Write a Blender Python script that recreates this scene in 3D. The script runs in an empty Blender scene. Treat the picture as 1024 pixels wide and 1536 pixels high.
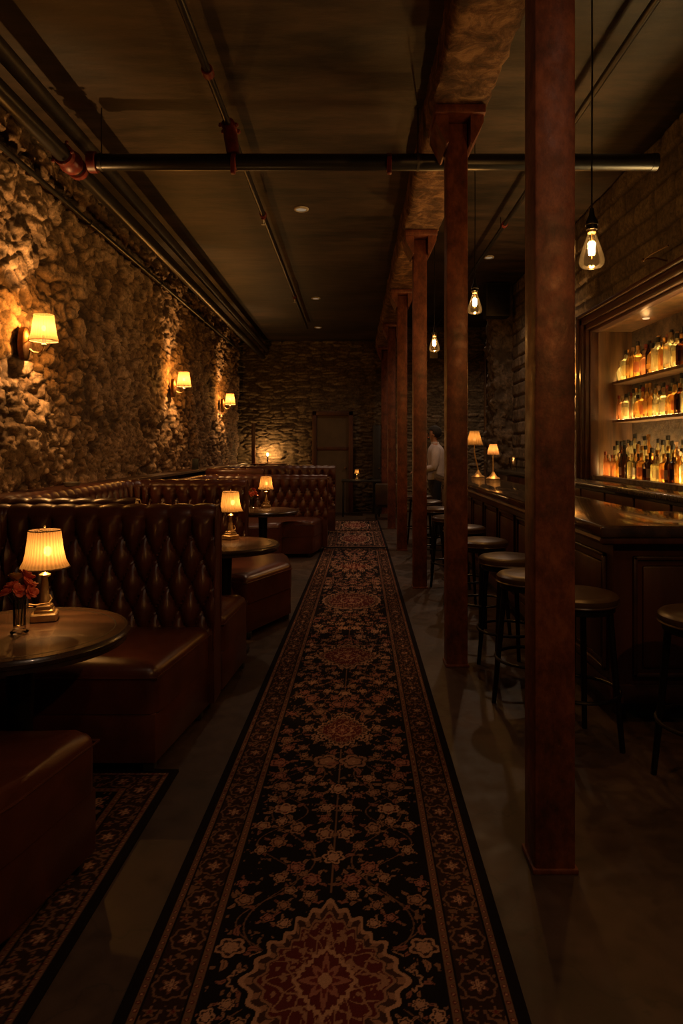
import bpy, bmesh, math, random
import numpy as np
from mathutils import Vector, Matrix
random.seed(7)
PI = math.pi
S = bpy.context.scene
COL = S.collection

# ------------------------------------------------------------------ objects
def link(o, parent=None):
    COL.objects.link(o)
    if parent is not None: o.parent = parent
    return o
def tag(o, label=None, cat=None, group=None, kind=None):
    if label: o['label'] = label
    if cat: o['category'] = cat
    if group: o['group'] = group
    if kind: o['kind'] = kind
    return o
def thing(name, label, cat, loc=(0, 0, 0), rz=0.0, group=None):
    o = bpy.data.objects.new(name, None); o.empty_display_size = .1
    o.location = loc; o.rotation_euler = (0, 0, rz); link(o)
    return tag(o, label, cat, group)
def obj(name, bm, m, parent=None, smooth=True, sharp=35):
    me = bpy.data.meshes.new(name)
    bmesh.ops.recalc_face_normals(bm, faces=bm.faces)
    bm.to_mesh(me); bm.free()
    if m is not None: me.materials.append(m)
    o = bpy.data.objects.new(name, me); link(o, parent)
    if smooth:
        for p in me.polygons: p.use_smooth = True
        try: me.set_sharp_from_angle(angle=math.radians(sharp))
        except Exception: pass
    return o
def npobj(name, verts, faces, m, parent=None, attrs=None, smooth=True):
    me = bpy.data.meshes.new(name)
    nv, nf = len(verts), len(faces)
    me.vertices.add(nv); me.vertices.foreach_set('co', np.ascontiguousarray(verts, dtype=np.float32).ravel())
    me.loops.add(nf * 4); me.loops.foreach_set('vertex_index', np.ascontiguousarray(faces, dtype=np.int32).ravel())
    me.polygons.add(nf); me.polygons.foreach_set('loop_start', np.arange(0, nf * 4, 4, dtype=np.int32))
    me.update(calc_edges=True); me.validate()
    if smooth: me.polygons.foreach_set('use_smooth', np.ones(nf, dtype=bool))
    for k, a in (attrs or {}).items():
        if a.ndim == 1:
            at = me.attributes.new(k, 'FLOAT', 'POINT'); at.data.foreach_set('value', a.astype(np.float32))
        else:
            at = me.attributes.new(k, 'FLOAT_COLOR', 'POINT')
            rgba = np.ones((nv, 4), np.float32); rgba[:, :3] = a; at.data.foreach_set('color', rgba.ravel())
    me.materials.append(m)
    return link(bpy.data.objects.new(name, me), parent)
def kids(o): return [c for c in COL.objects if c.parent == o]
def copy_tree(o, loc=None, rz=None, parent=None, scale=None):
    c = o.copy(); COL.objects.link(c); c.parent = parent
    if loc is not None: c.location = loc
    if rz is not None: c.rotation_euler = (0, 0, rz)
    if scale is not None: c.scale = scale
    for ch in o.children: copy_tree(ch, parent=c)
    return c
def light(name, loc, watts, parent=None, rad=.02, col=(1, .50, .155)):
    l = bpy.data.lights.new(name, 'POINT'); l.energy = watts; l.color = col; l.shadow_soft_size = rad
    o = bpy.data.objects.new(name, l); o.location = loc; link(o, parent); return o

# ------------------------------------------------------------------ shapes
def box(bm, x0, x1, y0, y1, z0, z1, bev=0.0, seg=2):
    r = bmesh.ops.create_cube(bm, size=1.0, matrix=Matrix.Translation(((x0+x1)/2, (y0+y1)/2, (z0+z1)/2)) @ Matrix.Diagonal((abs(x1-x0), abs(y1-y0), abs(z1-z0), 1)))
    if bev > 0:
        es = list({e for v in r['verts'] for e in v.link_edges})
        bmesh.ops.bevel(bm, geom=es, offset=bev, segments=seg, affect='EDGES', profile=.5)
    return bm
def B(*a, **k): return box(bmesh.new(), *a, **k)
def prism(bm, poly, z0, z1, bev=0.0, seg=3, top_only=False):
    a = [bm.verts.new((x, y, z0)) for x, y in poly]; b = [bm.verts.new((x, y, z1)) for x, y in poly]
    n = len(poly)
    fs = [bm.faces.new(a[::-1]), bm.faces.new(b)]
    for i in range(n): fs.append(bm.faces.new((a[i], a[(i+1) % n], b[(i+1) % n], b[i])))
    if bev > 0:
        es = list({e for f in fs for e in f.edges})
        if top_only: es = [e for e in es if not (e.verts[0] in a and e.verts[1] in a)]
        bmesh.ops.bevel(bm, geom=es, offset=bev, segments=seg, affect='EDGES', profile=.5)
    return bm
def lathe(bm, prof, seg=24, c=(0, 0, 0), wave=None, power=None, cap=True, sx=1, sy=1):
    rings = []
    for r, z in prof:
        ring = []
        for i in range(seg):
            t = 2 * PI * i / seg; rr = r
            if wave: rr *= 1 + wave[1] * math.cos(wave[0] * t)
            ct, st = math.cos(t), math.sin(t)
            if power:
                k = (abs(ct) ** power + abs(st) ** power) ** (-1 / power); rr *= k
            ring.append(bm.verts.new((c[0] + rr * ct * sx, c[1] + rr * st * sy, c[2] + z)))
        rings.append(ring)
    for a, b in zip(rings, rings[1:]):
        for i in range(seg): bm.faces.new((a[i], a[(i+1) % seg], b[(i+1) % seg], b[i]))
    if cap:
        if prof[0][0] > 1e-4: bm.faces.new(rings[0][::-1])
        if prof[-1][0] > 1e-4: bm.faces.new(rings[-1])
    return bm
def L(*a, **k): return lathe(bmesh.new(), *a, **k)
def tube(bm, pts, r, seg=8, closed=False):
    pts = [Vector(p) for p in pts]; n = len(pts); rings = []
    up = None
    for i, p in enumerate(pts):
        if closed: d = (pts[(i+1) % n] - pts[i-1])
        else: d = (pts[min(i+1, n-1)] - pts[max(i-1, 0)])
        d.normalize()
        if up is None: up = Vector((0, 0, 1)) if abs(d.z) < .9 else Vector((1, 0, 0))
        s = d.cross(up)
        if s.length < 1e-5: s = d.orthogonal()
        s.normalize(); up = s.cross(d).normalized()
        rr = r[i] if isinstance(r, (list, tuple)) else r
        rings.append([bm.verts.new(p + s * (rr * math.cos(2*PI*k/seg)) + up * (rr * math.sin(2*PI*k/seg))) for k in range(seg)])
    m = n if closed else n - 1
    for i in range(m):
        a, b = rings[i], rings[(i+1) % n]
        for k in range(seg): bm.faces.new((a[k], a[(k+1) % seg], b[(k+1) % seg], b[k]))
    if not closed: bm.faces.new(rings[0][::-1]); bm.faces.new(rings[-1])
    return bm
def T(*a, **k): return tube(bmesh.new(), *a, **k)
def ball(bm, c, r, sx=1, sy=1, sz=1, seg=12, rot=None):
    m = Matrix.Translation(c)
    if rot is not None: m = m @ rot
    m = m @ Matrix.Diagonal((sx * r, sy * r, sz * r, 1)); nv = max(5, seg * 2 // 3)
    rings = [[bm.verts.new(m @ Vector((math.sin(PI*j/nv) * math.cos(2*PI*i/seg), math.sin(PI*j/nv) * math.sin(2*PI*i/seg), math.cos(PI*j/nv)))) for i in range(seg)] for j in range(1, nv)]
    a, b = bm.verts.new(m @ Vector((0, 0, 1))), bm.verts.new(m @ Vector((0, 0, -1)))
    for i in range(seg):
        k = (i + 1) % seg; bm.faces.new((a, rings[0][i], rings[0][k])); bm.faces.new((b, rings[-1][k], rings[-1][i]))
        for p, q in zip(rings, rings[1:]): bm.faces.new((p[i], q[i], q[k], p[k]))
    return bm
def circ(cx, cy, z, r, n=32): return [(cx + r*math.cos(2*PI*i/n), cy + r*math.sin(2*PI*i/n), z) for i in range(n)]

# ------------------------------------------------------------------ materials
class N:
    def __init__(s, name):
        s.m = bpy.data.materials.new(name); s.m.use_nodes = True; s.t = s.m.node_tree; s.t.nodes.clear()
        s.out = s.new('ShaderNodeOutputMaterial'); s.co = None
    def new(s, k): return s.t.nodes.new(k)
    def l(s, a, b): s.t.links.new(a, b)
    def coord(s, kind='Object'):
        if s.co is None: s.co = s.new('ShaderNodeTexCoord')
        return s.co.outputs[kind]
    def mapped(s, scale):
        m = s.new('ShaderNodeMapping'); m.inputs['Scale'].default_value = scale; s.l(s.coord(), m.inputs['Vector']); return m.outputs[0]
    def noise(s, scale, detail=4, rough=.55, stretch=(1, 1, 1), dist=0):
        n = s.new('ShaderNodeTexNoise'); n.inputs['Scale'].default_value = scale; n.inputs['Detail'].default_value = detail
        n.inputs['Roughness'].default_value = rough; n.inputs['Distortion'].default_value = dist
        s.l(s.mapped(stretch), n.inputs['Vector']); return n.outputs[0]
    def ramp(s, fac, stops):
        r = s.new('ShaderNodeValToRGB'); e = r.color_ramp.elements
        while len(e) < len(stops): e.new(.5)
        for x, (p, c) in zip(e, stops):
            x.position = p; x.color = (c, c, c, 1) if not isinstance(c, (tuple, list)) else (*c, 1)
        s.l(fac, r.inputs[0]); return r.outputs[0]
    def mix(s, fac, a, b, mode='MIX'):
        m = s.new('ShaderNodeMix'); m.data_type = 'RGBA'; m.blend_type = mode
        for v, k in ((fac, 0), (a, 6), (b, 7)):
            if hasattr(v, 'links'): s.l(v, m.inputs[k])
            elif k == 0: m.inputs[0].default_value = v
            else: m.inputs[k].default_value = (*v, 1)
        return m.outputs[2]
    def bump(s, h, strength=.3, dist=.01):
        b = s.new('ShaderNodeBump'); b.inputs['Strength'].default_value = strength; b.inputs['Distance'].default_value = dist
        s.l(h, b.inputs['Height']); return b.outputs[0]
    def attr(s, name):
        a = s.new('ShaderNodeAttribute'); a.attribute_name = name; return a
    def pbr(s, base, rough=.5, metal=0, normal=None, spec=.5, coat=0, **kw):
        p = s.new('ShaderNodeBsdfPrincipled')
        for k, v in (('Base Color', base), ('Roughness', rough), ('Metallic', metal), ('Specular IOR Level', spec), ('Coat Weight', coat), *kw.items()):
            if hasattr(v, 'links'): s.l(v, p.inputs[k])
            else: p.inputs[k].default_value = (*v, 1) if isinstance(v, (tuple, list)) else v
        if normal is not None: s.l(normal, p.inputs['Normal'])
        return p
    def done(s, sh):
        s.l(sh.outputs[0] if hasattr(sh, 'outputs') else sh, s.out.inputs['Surface']); return s.m
    def mixs(s, fac, a, b):
        m = s.new('ShaderNodeMixShader')
        if hasattr(fac, 'links'): s.l(fac, m.inputs[0])
        else: m.inputs[0].default_value = fac
        s.l(a.outputs[0], m.inputs[1]); s.l(b.outputs[0], m.inputs[2]); return m
def simple(name, a, b=None, rough=.5, metal=0, nscale=8, bump=0, bscale=60, spec=.5, coat=0, stretch=(1, 1, 1), bdist=.004, lo=.35, hi=.65):
    n = N(name); b = b or tuple(c * .6 for c in a)
    c = n.ramp(n.noise(nscale, 5, .6, stretch), [(lo, b), (hi, a)])
    nm = n.bump(n.noise(bscale, 4, .6, stretch), bump, bdist) if bump else None
    return n.done(n.pbr(c, rough, metal, nm, spec, coat))
M = {}
M['leather'] = simple('leather', (.088, .026, .015), (.05, .015, .010), .31, 0, 5, .22, 170, .5, bdist=.002)
M['leather_black'] = simple('leather_black', (.062, .035, .017), (.035, .02, .011), .34, 0, 5, .15, 150, .5, bdist=.002)
M['wood_dark'] = simple('wood_dark', (.078, .025, .013), (.038, .013, .008), .42, 0, 9, .12, 40, .4, stretch=(1, 1, .12))
M['wood_frame'] = simple('wood_frame', (.056, .02, .010), (.028, .010, .006), .38, 0, 9, .1, 40, .5, stretch=(1, .12, 1))
M['wood_niche'] = simple('wood_niche', (.15, .075, .028), (.045, .02, .008), .4, 0, 11, .1, 40, .5, stretch=(1, 1, .1))
M['wood_table'] = simple('wood_table', (.105, .047, .023), (.03, .013, .008), .27, 0, 8, .06, 60, .5, coat=.25, stretch=(.25, 1.6, 1))
M['wood_edge'] = simple('wood_edge', (.05, .026, .014), (.02, .012, .008), .25, 0, 14, .1, 50, .6, coat=.4)
M['bartop'] = simple('bartop', (.07, .038, .02), (.014, .010, .007), .13, 0, 6, .03, 30, .6, coat=.5, stretch=(1, .5, 1))
M['granite'] = simple('granite', (.10, .085, .06), (.02, .018, .014), .2, 0, 45, .03, 60, .6, coat=.3)
M['black_metal'] = simple('black_metal', (.016, .014, .012), (.008, .007, .006), .4, .6, 10, .05, 80)
M['black_paint'] = simple('black_paint', (.012, .011, .01), (.006, .006, .006), .5, 0, 10)
M['pipe'] = simple('pipe', (.014, .012, .011), (.008, .007, .007), .34, .1, 6, .04, 60)
M['pipe_grey'] = simple('pipe_grey', (.045, .034, .025), (.02, .016, .013), .45, .3, 6, .05, 60)
M['red_fit'] = simple('red_fit', (.17, .02, .012), (.07, .01, .008), .45, 0, 16, .1, 60)
M['brass'] = simple('brass', (.68, .47, .24), (.45, .29, .13), .36, .75, 20, .03, 60)
M['brass_old'] = simple('brass_old', (.16, .085, .035), (.08, .04, .018), .42, 1, 14, .1, 60)
M['cream'] = simple('cream', (.5, .45, .36), (.4, .35, .28), .6, 0, 10)
M['hair'] = simple('hair', (.012, .009, .008), (.006, .005, .004), .85, 0, 40, .3, 90)
M['skin'] = simple('skin', (.36, .19, .12), (.3, .15, .095), .5, 0, 20)
M['shirt'] = simple('shirt', (.44, .40, .41), (.34, .31, .33), .8, 0, 7, .2, 14, bdist=.012)
M['trousers'] = simple('trousers', (.012, .012, .014), (.008, .008, .01), .8, 0, 10)
M['petal'] = simple('petal', (.8, .16, .06), (.5, .06, .025), .5, 0, 30)
M['petal_pale'] = simple('petal_pale', (.5, .3, .06), (.4, .14, .04), .5, 0, 30)
M['stem'] = simple('stem', (.05, .08, .02), None, .5)
M['trim_cloth'] = simple('trim_cloth', (.16, .09, .04), None, .8)
M['napkin'] = simple('napkin', (.16, .13, .1), (.1, .08, .06), .6)

def column_mat():
    n = N('rusty_column')
    c = n.ramp(n.noise(10, 9, .74, (1, 1, .6)), [(.36, (.05, .017, .010)), (.5, (.118, .035, .020)), (.66, (.215, .068, .033))])
    chip = n.ramp(n.noise(26, 6, .7, (1, 1, .6)), [(.66, 0.), (.72, 1.)])
    sep = n.new('ShaderNodeSeparateXYZ'); n.l(n.coord(), sep.inputs[0])
    low = n.ramp(sep.outputs[2], [(.0, .9), (.75, .12)])
    mk = n.new('ShaderNodeMath'); mk.operation = 'MULTIPLY'; n.l(chip, mk.inputs[0]); n.l(low, mk.inputs[1])
    c = n.mix(mk.outputs[0], c, (.26, .14, .07))
    return n.done(n.pbr(c, n.ramp(n.noise(18, 4), [(.3, .36), (.7, .6)]), .15, n.bump(n.noise(30, 6, .65), .35, .004), .45))
M['column'] = column_mat()
def beam_mat():
    n = N('plastered_beam')
    c = n.ramp(n.noise(6, 8, .7, dist=.6), [(.38, (.045, .022, .012)), (.5, (.10, .048, .023)), (.62, (.23, .125, .06))])
    return n.done(n.pbr(c, .85, 0, n.bump(n.noise(9, 8, .72, dist=.6), .8, .03), .2))
M['beam'] = beam_mat()
def ceiling_mat():
    n = N('smoked_ceiling')
    a = n.noise(1.1, 7, .62, (.55, 1.6, 1)); b = n.noise(7, 5, .65, (.3, 1.3, 1))
    c = n.mix(.45, n.ramp(a, [(.42, (.008, .006, .004)), (.6, (.056, .033, .02))]), n.ramp(b, [(.42, (.006, .004, .003)), (.62, (.054, .032, .02))]))
    return n.done(n.pbr(c, .55, 0, n.bump(n.noise(14, 6, .6, (.4, 1.2, 1)), .35, .01), .4))
M['ceiling'] = ceiling_mat()
def floor_mat():
    n = N('worn_concrete')
    a = n.noise(1.6, 8, .6, dist=.5); b = n.noise(11, 6, .6)
    c = n.mix(.4, n.ramp(a, [(.36, (.024, .017, .011)), (.66, (.074, .044, .031))]), n.ramp(b, [(.35, (.018, .012, .008)), (.7, (.07, .041, .028))]))
    v = n.new('ShaderNodeTexVoronoi'); v.feature = 'DISTANCE_TO_EDGE'; v.inputs['Scale'].default_value = .7
    w = n.new('ShaderNodeVectorMath'); w.operation = 'ADD'; ns = n.new('ShaderNodeTexNoise'); ns.inputs['Scale'].default_value = 2.2; ns.inputs['Detail'].default_value = 6
    n.l(n.coord(), ns.inputs['Vector']); n.l(n.coord(), w.inputs[0]); n.l(ns.outputs['Color'], w.inputs[1]); n.l(w.outputs[0], v.inputs['Vector'])
    c = n.mix(n.ramp(v.outputs['Distance'], [(.0, .55), (.008, .0)]), c, (.02, .015, .01))
    return n.done(n.pbr(c, n.ramp(b, [(.3, .36), (.7, .58)]), 0, n.bump(b, .12, .006), .4))
M['floor'] = floor_mat()
def stone_mat(name, lo, mid, hi, mortar, bs=.5):
    n = N(name)
    t = n.attr('tone').outputs['Fac']; mo = n.attr('mortar').outputs['Fac']
    c = n.ramp(t, [(0., lo), (.5, mid), (1., hi)])
    c = n.mix(.8, c, n.ramp(n.noise(24, 9, .78), [(.36, (.13, .12, .11)), (.6, (1, 1, 1))]), 'MULTIPLY')
    c = n.mix(mo, c, mortar)
    return n.done(n.pbr(c, .85, 0, n.bump(n.noise(38, 8, .7), bs, .012), .25))
M['rubble'] = stone_mat('rubble_stone', (.20, .118, .06), (.40, .25, .138), (.60, .40, .235), (.04, .025, .015), 1.0)
M['coursed'] = stone_mat('coursed_stone', (.09, .068, .04), (.16, .12, .072), (.27, .205, .13), (.05, .038, .024))
M['block'] = stone_mat('block_stone', (.10, .075, .052), (.155, .115, .078), (.21, .16, .11), (.035, .026, .018))
def niche_stone():
    n = N('niche_stone')
    c = n.ramp(n.noise(9, 7, .7), [(.3, (.018, .012, .008)), (.7, (.11, .07, .042))])
    return n.done(n.pbr(c, .85, 0, n.bump(n.noise(11, 8, .7), .9, .04), .25))
M['niche_stone'] = niche_stone()
def attr_cloth():
    n = N('woven_rug')
    c = n.attr('weave').outputs['Color']
    c = n.mix(.5, c, n.ramp(n.noise(260, 2, .5), [(.3, (.45, .45, .45)), (.7, (1, 1, 1))]), 'MULTIPLY')
    return n.done(n.pbr(c, .95, 0, n.bump(n.noise(300, 2), .4, .002), .08))
M['rug'] = attr_cloth()
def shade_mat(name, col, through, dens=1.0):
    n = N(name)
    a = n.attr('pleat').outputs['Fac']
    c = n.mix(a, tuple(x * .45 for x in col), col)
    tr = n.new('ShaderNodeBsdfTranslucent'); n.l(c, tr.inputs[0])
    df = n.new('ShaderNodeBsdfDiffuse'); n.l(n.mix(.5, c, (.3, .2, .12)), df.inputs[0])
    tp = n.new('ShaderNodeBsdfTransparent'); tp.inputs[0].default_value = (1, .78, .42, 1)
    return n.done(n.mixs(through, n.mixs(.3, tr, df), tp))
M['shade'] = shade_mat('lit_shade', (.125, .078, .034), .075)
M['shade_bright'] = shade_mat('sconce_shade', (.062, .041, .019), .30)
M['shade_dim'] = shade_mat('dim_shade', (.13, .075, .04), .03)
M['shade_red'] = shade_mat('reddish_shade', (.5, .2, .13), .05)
def glow(name, col, st, mixt=True):
    n = N(name); e = n.new('ShaderNodeEmission'); e.inputs[0].default_value = (*col, 1); e.inputs[1].default_value = st
    if not mixt: return n.done(e)
    t = n.new('ShaderNodeBsdfTransparent'); a = n.new('ShaderNodeAddShader'); n.l(e.outputs[0], a.inputs[0]); n.l(t.outputs[0], a.inputs[1]); return n.done(a)
M['bulb'] = glow('warm_bulb', (1, .62, .25), 12)
M['bulb_dim'] = glow('dim_bulb', (1, .6, .25), 3)
M['filament'] = glow('filament', (1, .62, .26), 42)
M['flame'] = glow('candle_flame', (1, .6, .22), 22)
M['lens_bright'] = glow('cabinet_lens', (1, .6, .25), 1.2, False)
M['led_sill'] = glow('sill_led', (1, .64, .24), 75, False)
M['led'] = glow('shelf_led', (1, .64, .24), 30, False)
def thin_glass(name, tint, refl=1.0):
    n = N(name)
    f = n.new('ShaderNodeFresnel'); f.inputs[0].default_value = 1.45
    t = n.new('ShaderNodeBsdfTransparent'); t.inputs[0].default_value = (*tint, 1)
    g = n.new('ShaderNodeBsdfGlossy'); g.inputs['Roughness'].default_value = .05; g.inputs[0].default_value = (refl, refl, refl, 1)
    return n.done(n.mixs(f.outputs[0], t, g))
def lit_glass():
    n = N('lit_bulb_glass'); f = n.new('ShaderNodeFresnel'); f.inputs[0].default_value = 1.6
    t = n.new('ShaderNodeBsdfTransparent'); t.inputs[0].default_value = (.95, .80, .55, 1)
    g = n.new('ShaderNodeBsdfGlossy'); g.inputs['Roughness'].default_value = .08
    e = n.new('ShaderNodeEmission'); e.inputs[0].default_value = (1, .5, .14, 1); e.inputs[1].default_value = .035
    a = n.new('ShaderNodeAddShader'); n.l(n.mixs(f.outputs[0], t, g).outputs[0], a.inputs[0]); n.l(e.outputs[0], a.inputs[1]); return n.done(a)
M['bulb_glass'] = lit_glass()
M['clear_glass'] = thin_glass('clear_glass', (.97, .96, .93))
def bottle_glass(name, col, cloud):
    n = N(name)
    f = n.new('ShaderNodeFresnel'); f.inputs[0].default_value = 1.5
    t = n.new('ShaderNodeBsdfTransparent'); t.inputs[0].default_value = (*col, 1)
    tr = n.new('ShaderNodeBsdfTranslucent'); tr.inputs[0].default_value = (*[min(1, c * 1.1) for c in col], 1)
    g = n.new('ShaderNodeBsdfGlossy'); g.inputs['Roughness'].default_value = .08; g.inputs[0].default_value = (1, 1, 1, 1)
    return n.done(n.mixs(f.outputs[0], n.mixs(cloud, t, tr), g))
GL = [bottle_glass('amber_glass', (.92, .60, .24), .38), bottle_glass('pale_glass', (.97, .87, .58), .34), bottle_glass('dark_glass', (.16, .07, .03), .4),
      bottle_glass('green_glass', (.2, .26, .1), .4), bottle_glass('rose_glass', (.88, .52, .3), .5)]
def paper(name, col):
    n = N(name)
    tr = n.new('ShaderNodeBsdfTranslucent'); tr.inputs[0].default_value = (*col, 1)
    df = n.new('ShaderNodeBsdfDiffuse'); n.l(n.ramp(n.noise(60, 3), [(.35, tuple(c*.7 for c in col)), (.7, col)]), df.inputs[0])
    return n.done(n.mixs(.4, tr, df))
LB = [paper('cream_label', (.85, .7, .4)), paper('white_label', (.7, .62, .55)), paper('dark_label', (.05, .03, .03)), paper('pink_label', (.6, .32, .26))]
CP = [M['black_paint'], simple('cork', (.35, .22, .12), None, .8), simple('gold_cap', (.5, .3, .1), None, .3, 1), simple('red_cap', (.2, .03, .02), None, .4)]

# ------------------------------------------------------------------ numpy noise
def hsh(ix, iy, k):
    h = (ix.astype(np.int64) * 374761393 + iy.astype(np.int64) * 668265263 + k * 2147483647 // 7 + k * 97531) & 0xffffffff
    h = ((h ^ (h >> 13)) * 1274126177) & 0xffffffff
    h = ((h ^ (h >> 16)) * 2246822519) & 0xffffffff
    return ((h ^ (h >> 15)) & 0xffffff) / float(0xffffff)
def vnoise(x, y, k=0):
    ix, iy = np.floor(x), np.floor(y); fx, fy = x - ix, y - iy
    fx = fx*fx*(3-2*fx); fy = fy*fy*(3-2*fy)
    a, b, c, d = hsh(ix, iy, k), hsh(ix+1, iy, k), hsh(ix, iy+1, k), hsh(ix+1, iy+1, k)
    return (a*(1-fx)+b*fx)*(1-fy) + (c*(1-fx)+d*fx)*fy
def fbm(x, y, k=0, o=4):
    s, a, t = 0, .5, 0
    for i in range(o):
        s = s + a * vnoise(x * 2**i, y * 2**i, k + i * 17); t += a; a *= .55
    return s / t
def vor(x, y, k=0, jit=.85):
    ix, iy = np.floor(x), np.floor(y)
    f1 = np.full(x.shape, 9.); f2 = f1.copy(); rid = np.zeros(x.shape)
    for dx in (-1, 0, 1):
        for dy in (-1, 0, 1):
            cx, cy = ix + dx, iy + dy
            px = cx + .5 + jit * (hsh(cx, cy, k) - .5); py = cy + .5 + jit * (hsh(cx, cy, k + 5) - .5)
            d = np.hypot(x - px, y - py); r = hsh(cx, cy, k + 9)
            n1 = d < f1
            f2 = np.where(n1, f1, np.minimum(f2, d)); rid = np.where(n1, r, rid); f1 = np.minimum(f1, d)
    return f1, f2, rid
def ss(x, a, b):
    t = np.clip((x - a) / (b - a), 0, 1); return t * t * (3 - 2 * t)
def grid_faces(nr, nc, keep=None):
    i = np.arange(nr - 1)[:, None] * nc + np.arange(nc - 1)[None, :]
    f = np.stack([i, i + 1, i + nc + 1, i + nc], -1)
    f = f[keep] if keep is not None else f.reshape(-1, 4)
    return f

# ------------------------------------------------------------------ room
WL, WR, YB, CZ, CR = -2.45, 2.70, 15.2, 3.88, 4.2
def struct(o): o['kind'] = 'structure'; return o
struct(obj('floor', B(-3.3, 3.5, -.6, YB + .1, -.1, 0), M['floor'], None, False))
struct(obj('ceiling', B(-3.3, .60, -.6, YB + .1, CZ, CZ + .12), M['ceiling'], None, False))
struct(obj('ceiling_bar', B(.60, 3.5, -.6, YB + .1, CR, CR + .12), M['ceiling'], None, False))
# left rubble wall
def steps(a, b, f):
    o = [a]
    while o[-1] < b: o.append(min(b, o[-1] + f(o[-1])))
    return np.array(o)
def wall_mesh(name, P, u, v, hgt, tone, mort, m, keep=None):
    verts = P(u, v, hgt)
    return struct(npobj(name, verts.reshape(-1, 3), grid_faces(u.shape[0], u.shape[1], keep), m, None, {'tone': tone.ravel(), 'mortar': mort.ravel()}))
def rubble(u, v, k=0):
    wx = .35 * (fbm(u * 2.2, v * 2.2, k + 50) - .5); wy = .3 * (fbm(u * 2.2, v * 2.2, k + 80) - .5)
    f1, f2, r = vor((u + wx) / .19, (v + wy) / .135, k)
    g1, g2, r2 = vor((u + wx) / .085 + 31, (v + wy) / .062, k + 3)
    e, e2 = ss(f2 - f1, .02, .17), ss(g2 - g1, .02, .2)
    tilt = np.sin(r * 400) * ((u + wx) / .19 - np.floor((u + wx) / .19) - .5) + np.cos(r * 700) * ((v + wy) / .135 - np.floor((v + wy) / .135) - .5)
    small = ss(fbm(u * .9, v * 1.1, k + 7), .46, .56) * (.45 + .55 * ss(v, 2.9, 1.3))
    rough = fbm(u * 7, v * 9, k + 11, 5) - .5; pit = ss(fbm(u * 6, v * 7.5, k + 21, 5), .54, .66)
    big = e * (.022 + .04 * r); sm = e2 * (.014 + .03 * r2)
    crag = np.abs(fbm(u * 11, v * 13, k + 61, 5) - .5); fine = fbm(u * 30, v * 34, k + 71, 4) - .5
    h = big * (1 - small) + sm * small + rough * .075 - pit * .03 + .05 * (fbm(u * 1.3, v * 1.3, k + 31) - .5) - crag * .05 + fine * .022
    if k == 0:
        near = np.zeros_like(u)
        for sy in (4.9, 8.95, 12.3): near = np.maximum(near, ss(np.hypot((u - sy) / .5, (v - 2.45) / .75), 1.25, .35))
        h = h * (1 - .5 * near) - .012 * near
    tone = np.clip(.5 + .75 * ((r * (1 - small) + r2 * small) - .5) + 1.0 * rough, 0, 1)
    mort = np.clip(np.maximum(1 - (e * (1 - small) + e2 * small), pit * .9), 0, 1) * .85
    return h, tone, mort
ys = steps(3.0, 14.2, lambda y: .016 * (max(y, 4.4) / 5) ** 1.4); zs = np.arange(.55, CZ + .02, .0145)
u, v = np.meshgrid(ys, zs); h, tn, mo = rubble(u, v)
wall_mesh('wall_left', lambda u, v, h: np.stack([WL + h - .03, u, v], -1), u, v, h, tn, mo, M['rubble'])
struct(obj('wall_left_core', B(WL - .3, WL - .06, -.6, 14.2, 0, CZ), M['niche_stone'], None, False))
# back wall, thin coursed stones
xs = np.arange(-3.3, 3.5, .024); zs = np.arange(.0, CR + .02, .017)
u, v = np.meshgrid(xs, zs)
def coursed(u, v):
    vv = v + .035 * (fbm(u * 1.7, v * 1.7, 200) - .5) * 2
    f1, f2, r = vor((u + .2 * fbm(u * 3, v * 3, 230)) / .30, vv / .078, 220, .8)
    e = ss(f2 - f1, .03, .25); ro = fbm(u * 8, v * 14, 240) - .5
    return e * (.018 + .03 * r) + ro * .045, np.clip(.5 + .7 * (r - .5) + ro * .8, 0, 1), (1 - e) * .6
h, tn, mo = coursed(u, v)
wall_mesh('wall_back', lambda u, v, h: np.stack([u, YB - h, v], -1), u, v, h, tn, mo, M['coursed'])
# right block wall with the opening of the bottle niche
NY0, NY1, NZ0, NZ1 = 4.6, 7.50, 1.14, 2.78
ys = np.unique(np.concatenate([np.arange(2.6, 11.3, .03), [NY0, NY1, 11.3]])); zs = np.unique(np.concatenate([np.arange(0, CR + .02, .02), [NZ0, NZ1]]))
u, v = np.meshgrid(ys, zs)
def blocks(u, v):
    vv = v + .02 * (fbm(u * 1.5, v * 1.5, 300) - .5); row = np.floor(vv / .21); fz = vv / .21 - row
    w = .34 + .12 * hsh(row, row * 0, 310); uu = (u + .04 * fbm(u * 3, v * 3, 333)) / w + hsh(row, row * 0, 311); col = np.floor(uu); fx = uu - col
    r = hsh(col, row, 320)
    d = np.minimum(np.minimum(fx, 1 - fx) * w, np.minimum(fz, 1 - fz) * .21)
    e = ss(d + .012 * (fbm(u * 9, v * 9, 340) - .5), .0, .025); ro = fbm(u * 6, v * 6, 350) - .5
    return e * (.018 + .03 * r) + ro * .04, np.clip(.5 + .8 * (r - .5) + ro, 0, 1), (1 - e) * .9
h, tn, mo = blocks(u, v)
inside = (u >= NY0 - 1e-6) & (u <= NY1 + 1e-6) & (v >= NZ0 - 1e-6) & (v <= NZ1 + 1e-6)
hole = inside[:-1, :-1] & inside[1:, 1:] & inside[1:, :-1] & inside[:-1, 1:]
wall_mesh('wall_right', lambda u, v, h: np.stack([WR - h + .02, u, v], -1), u, v, h, tn, mo, M['block'], ~hole)
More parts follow.
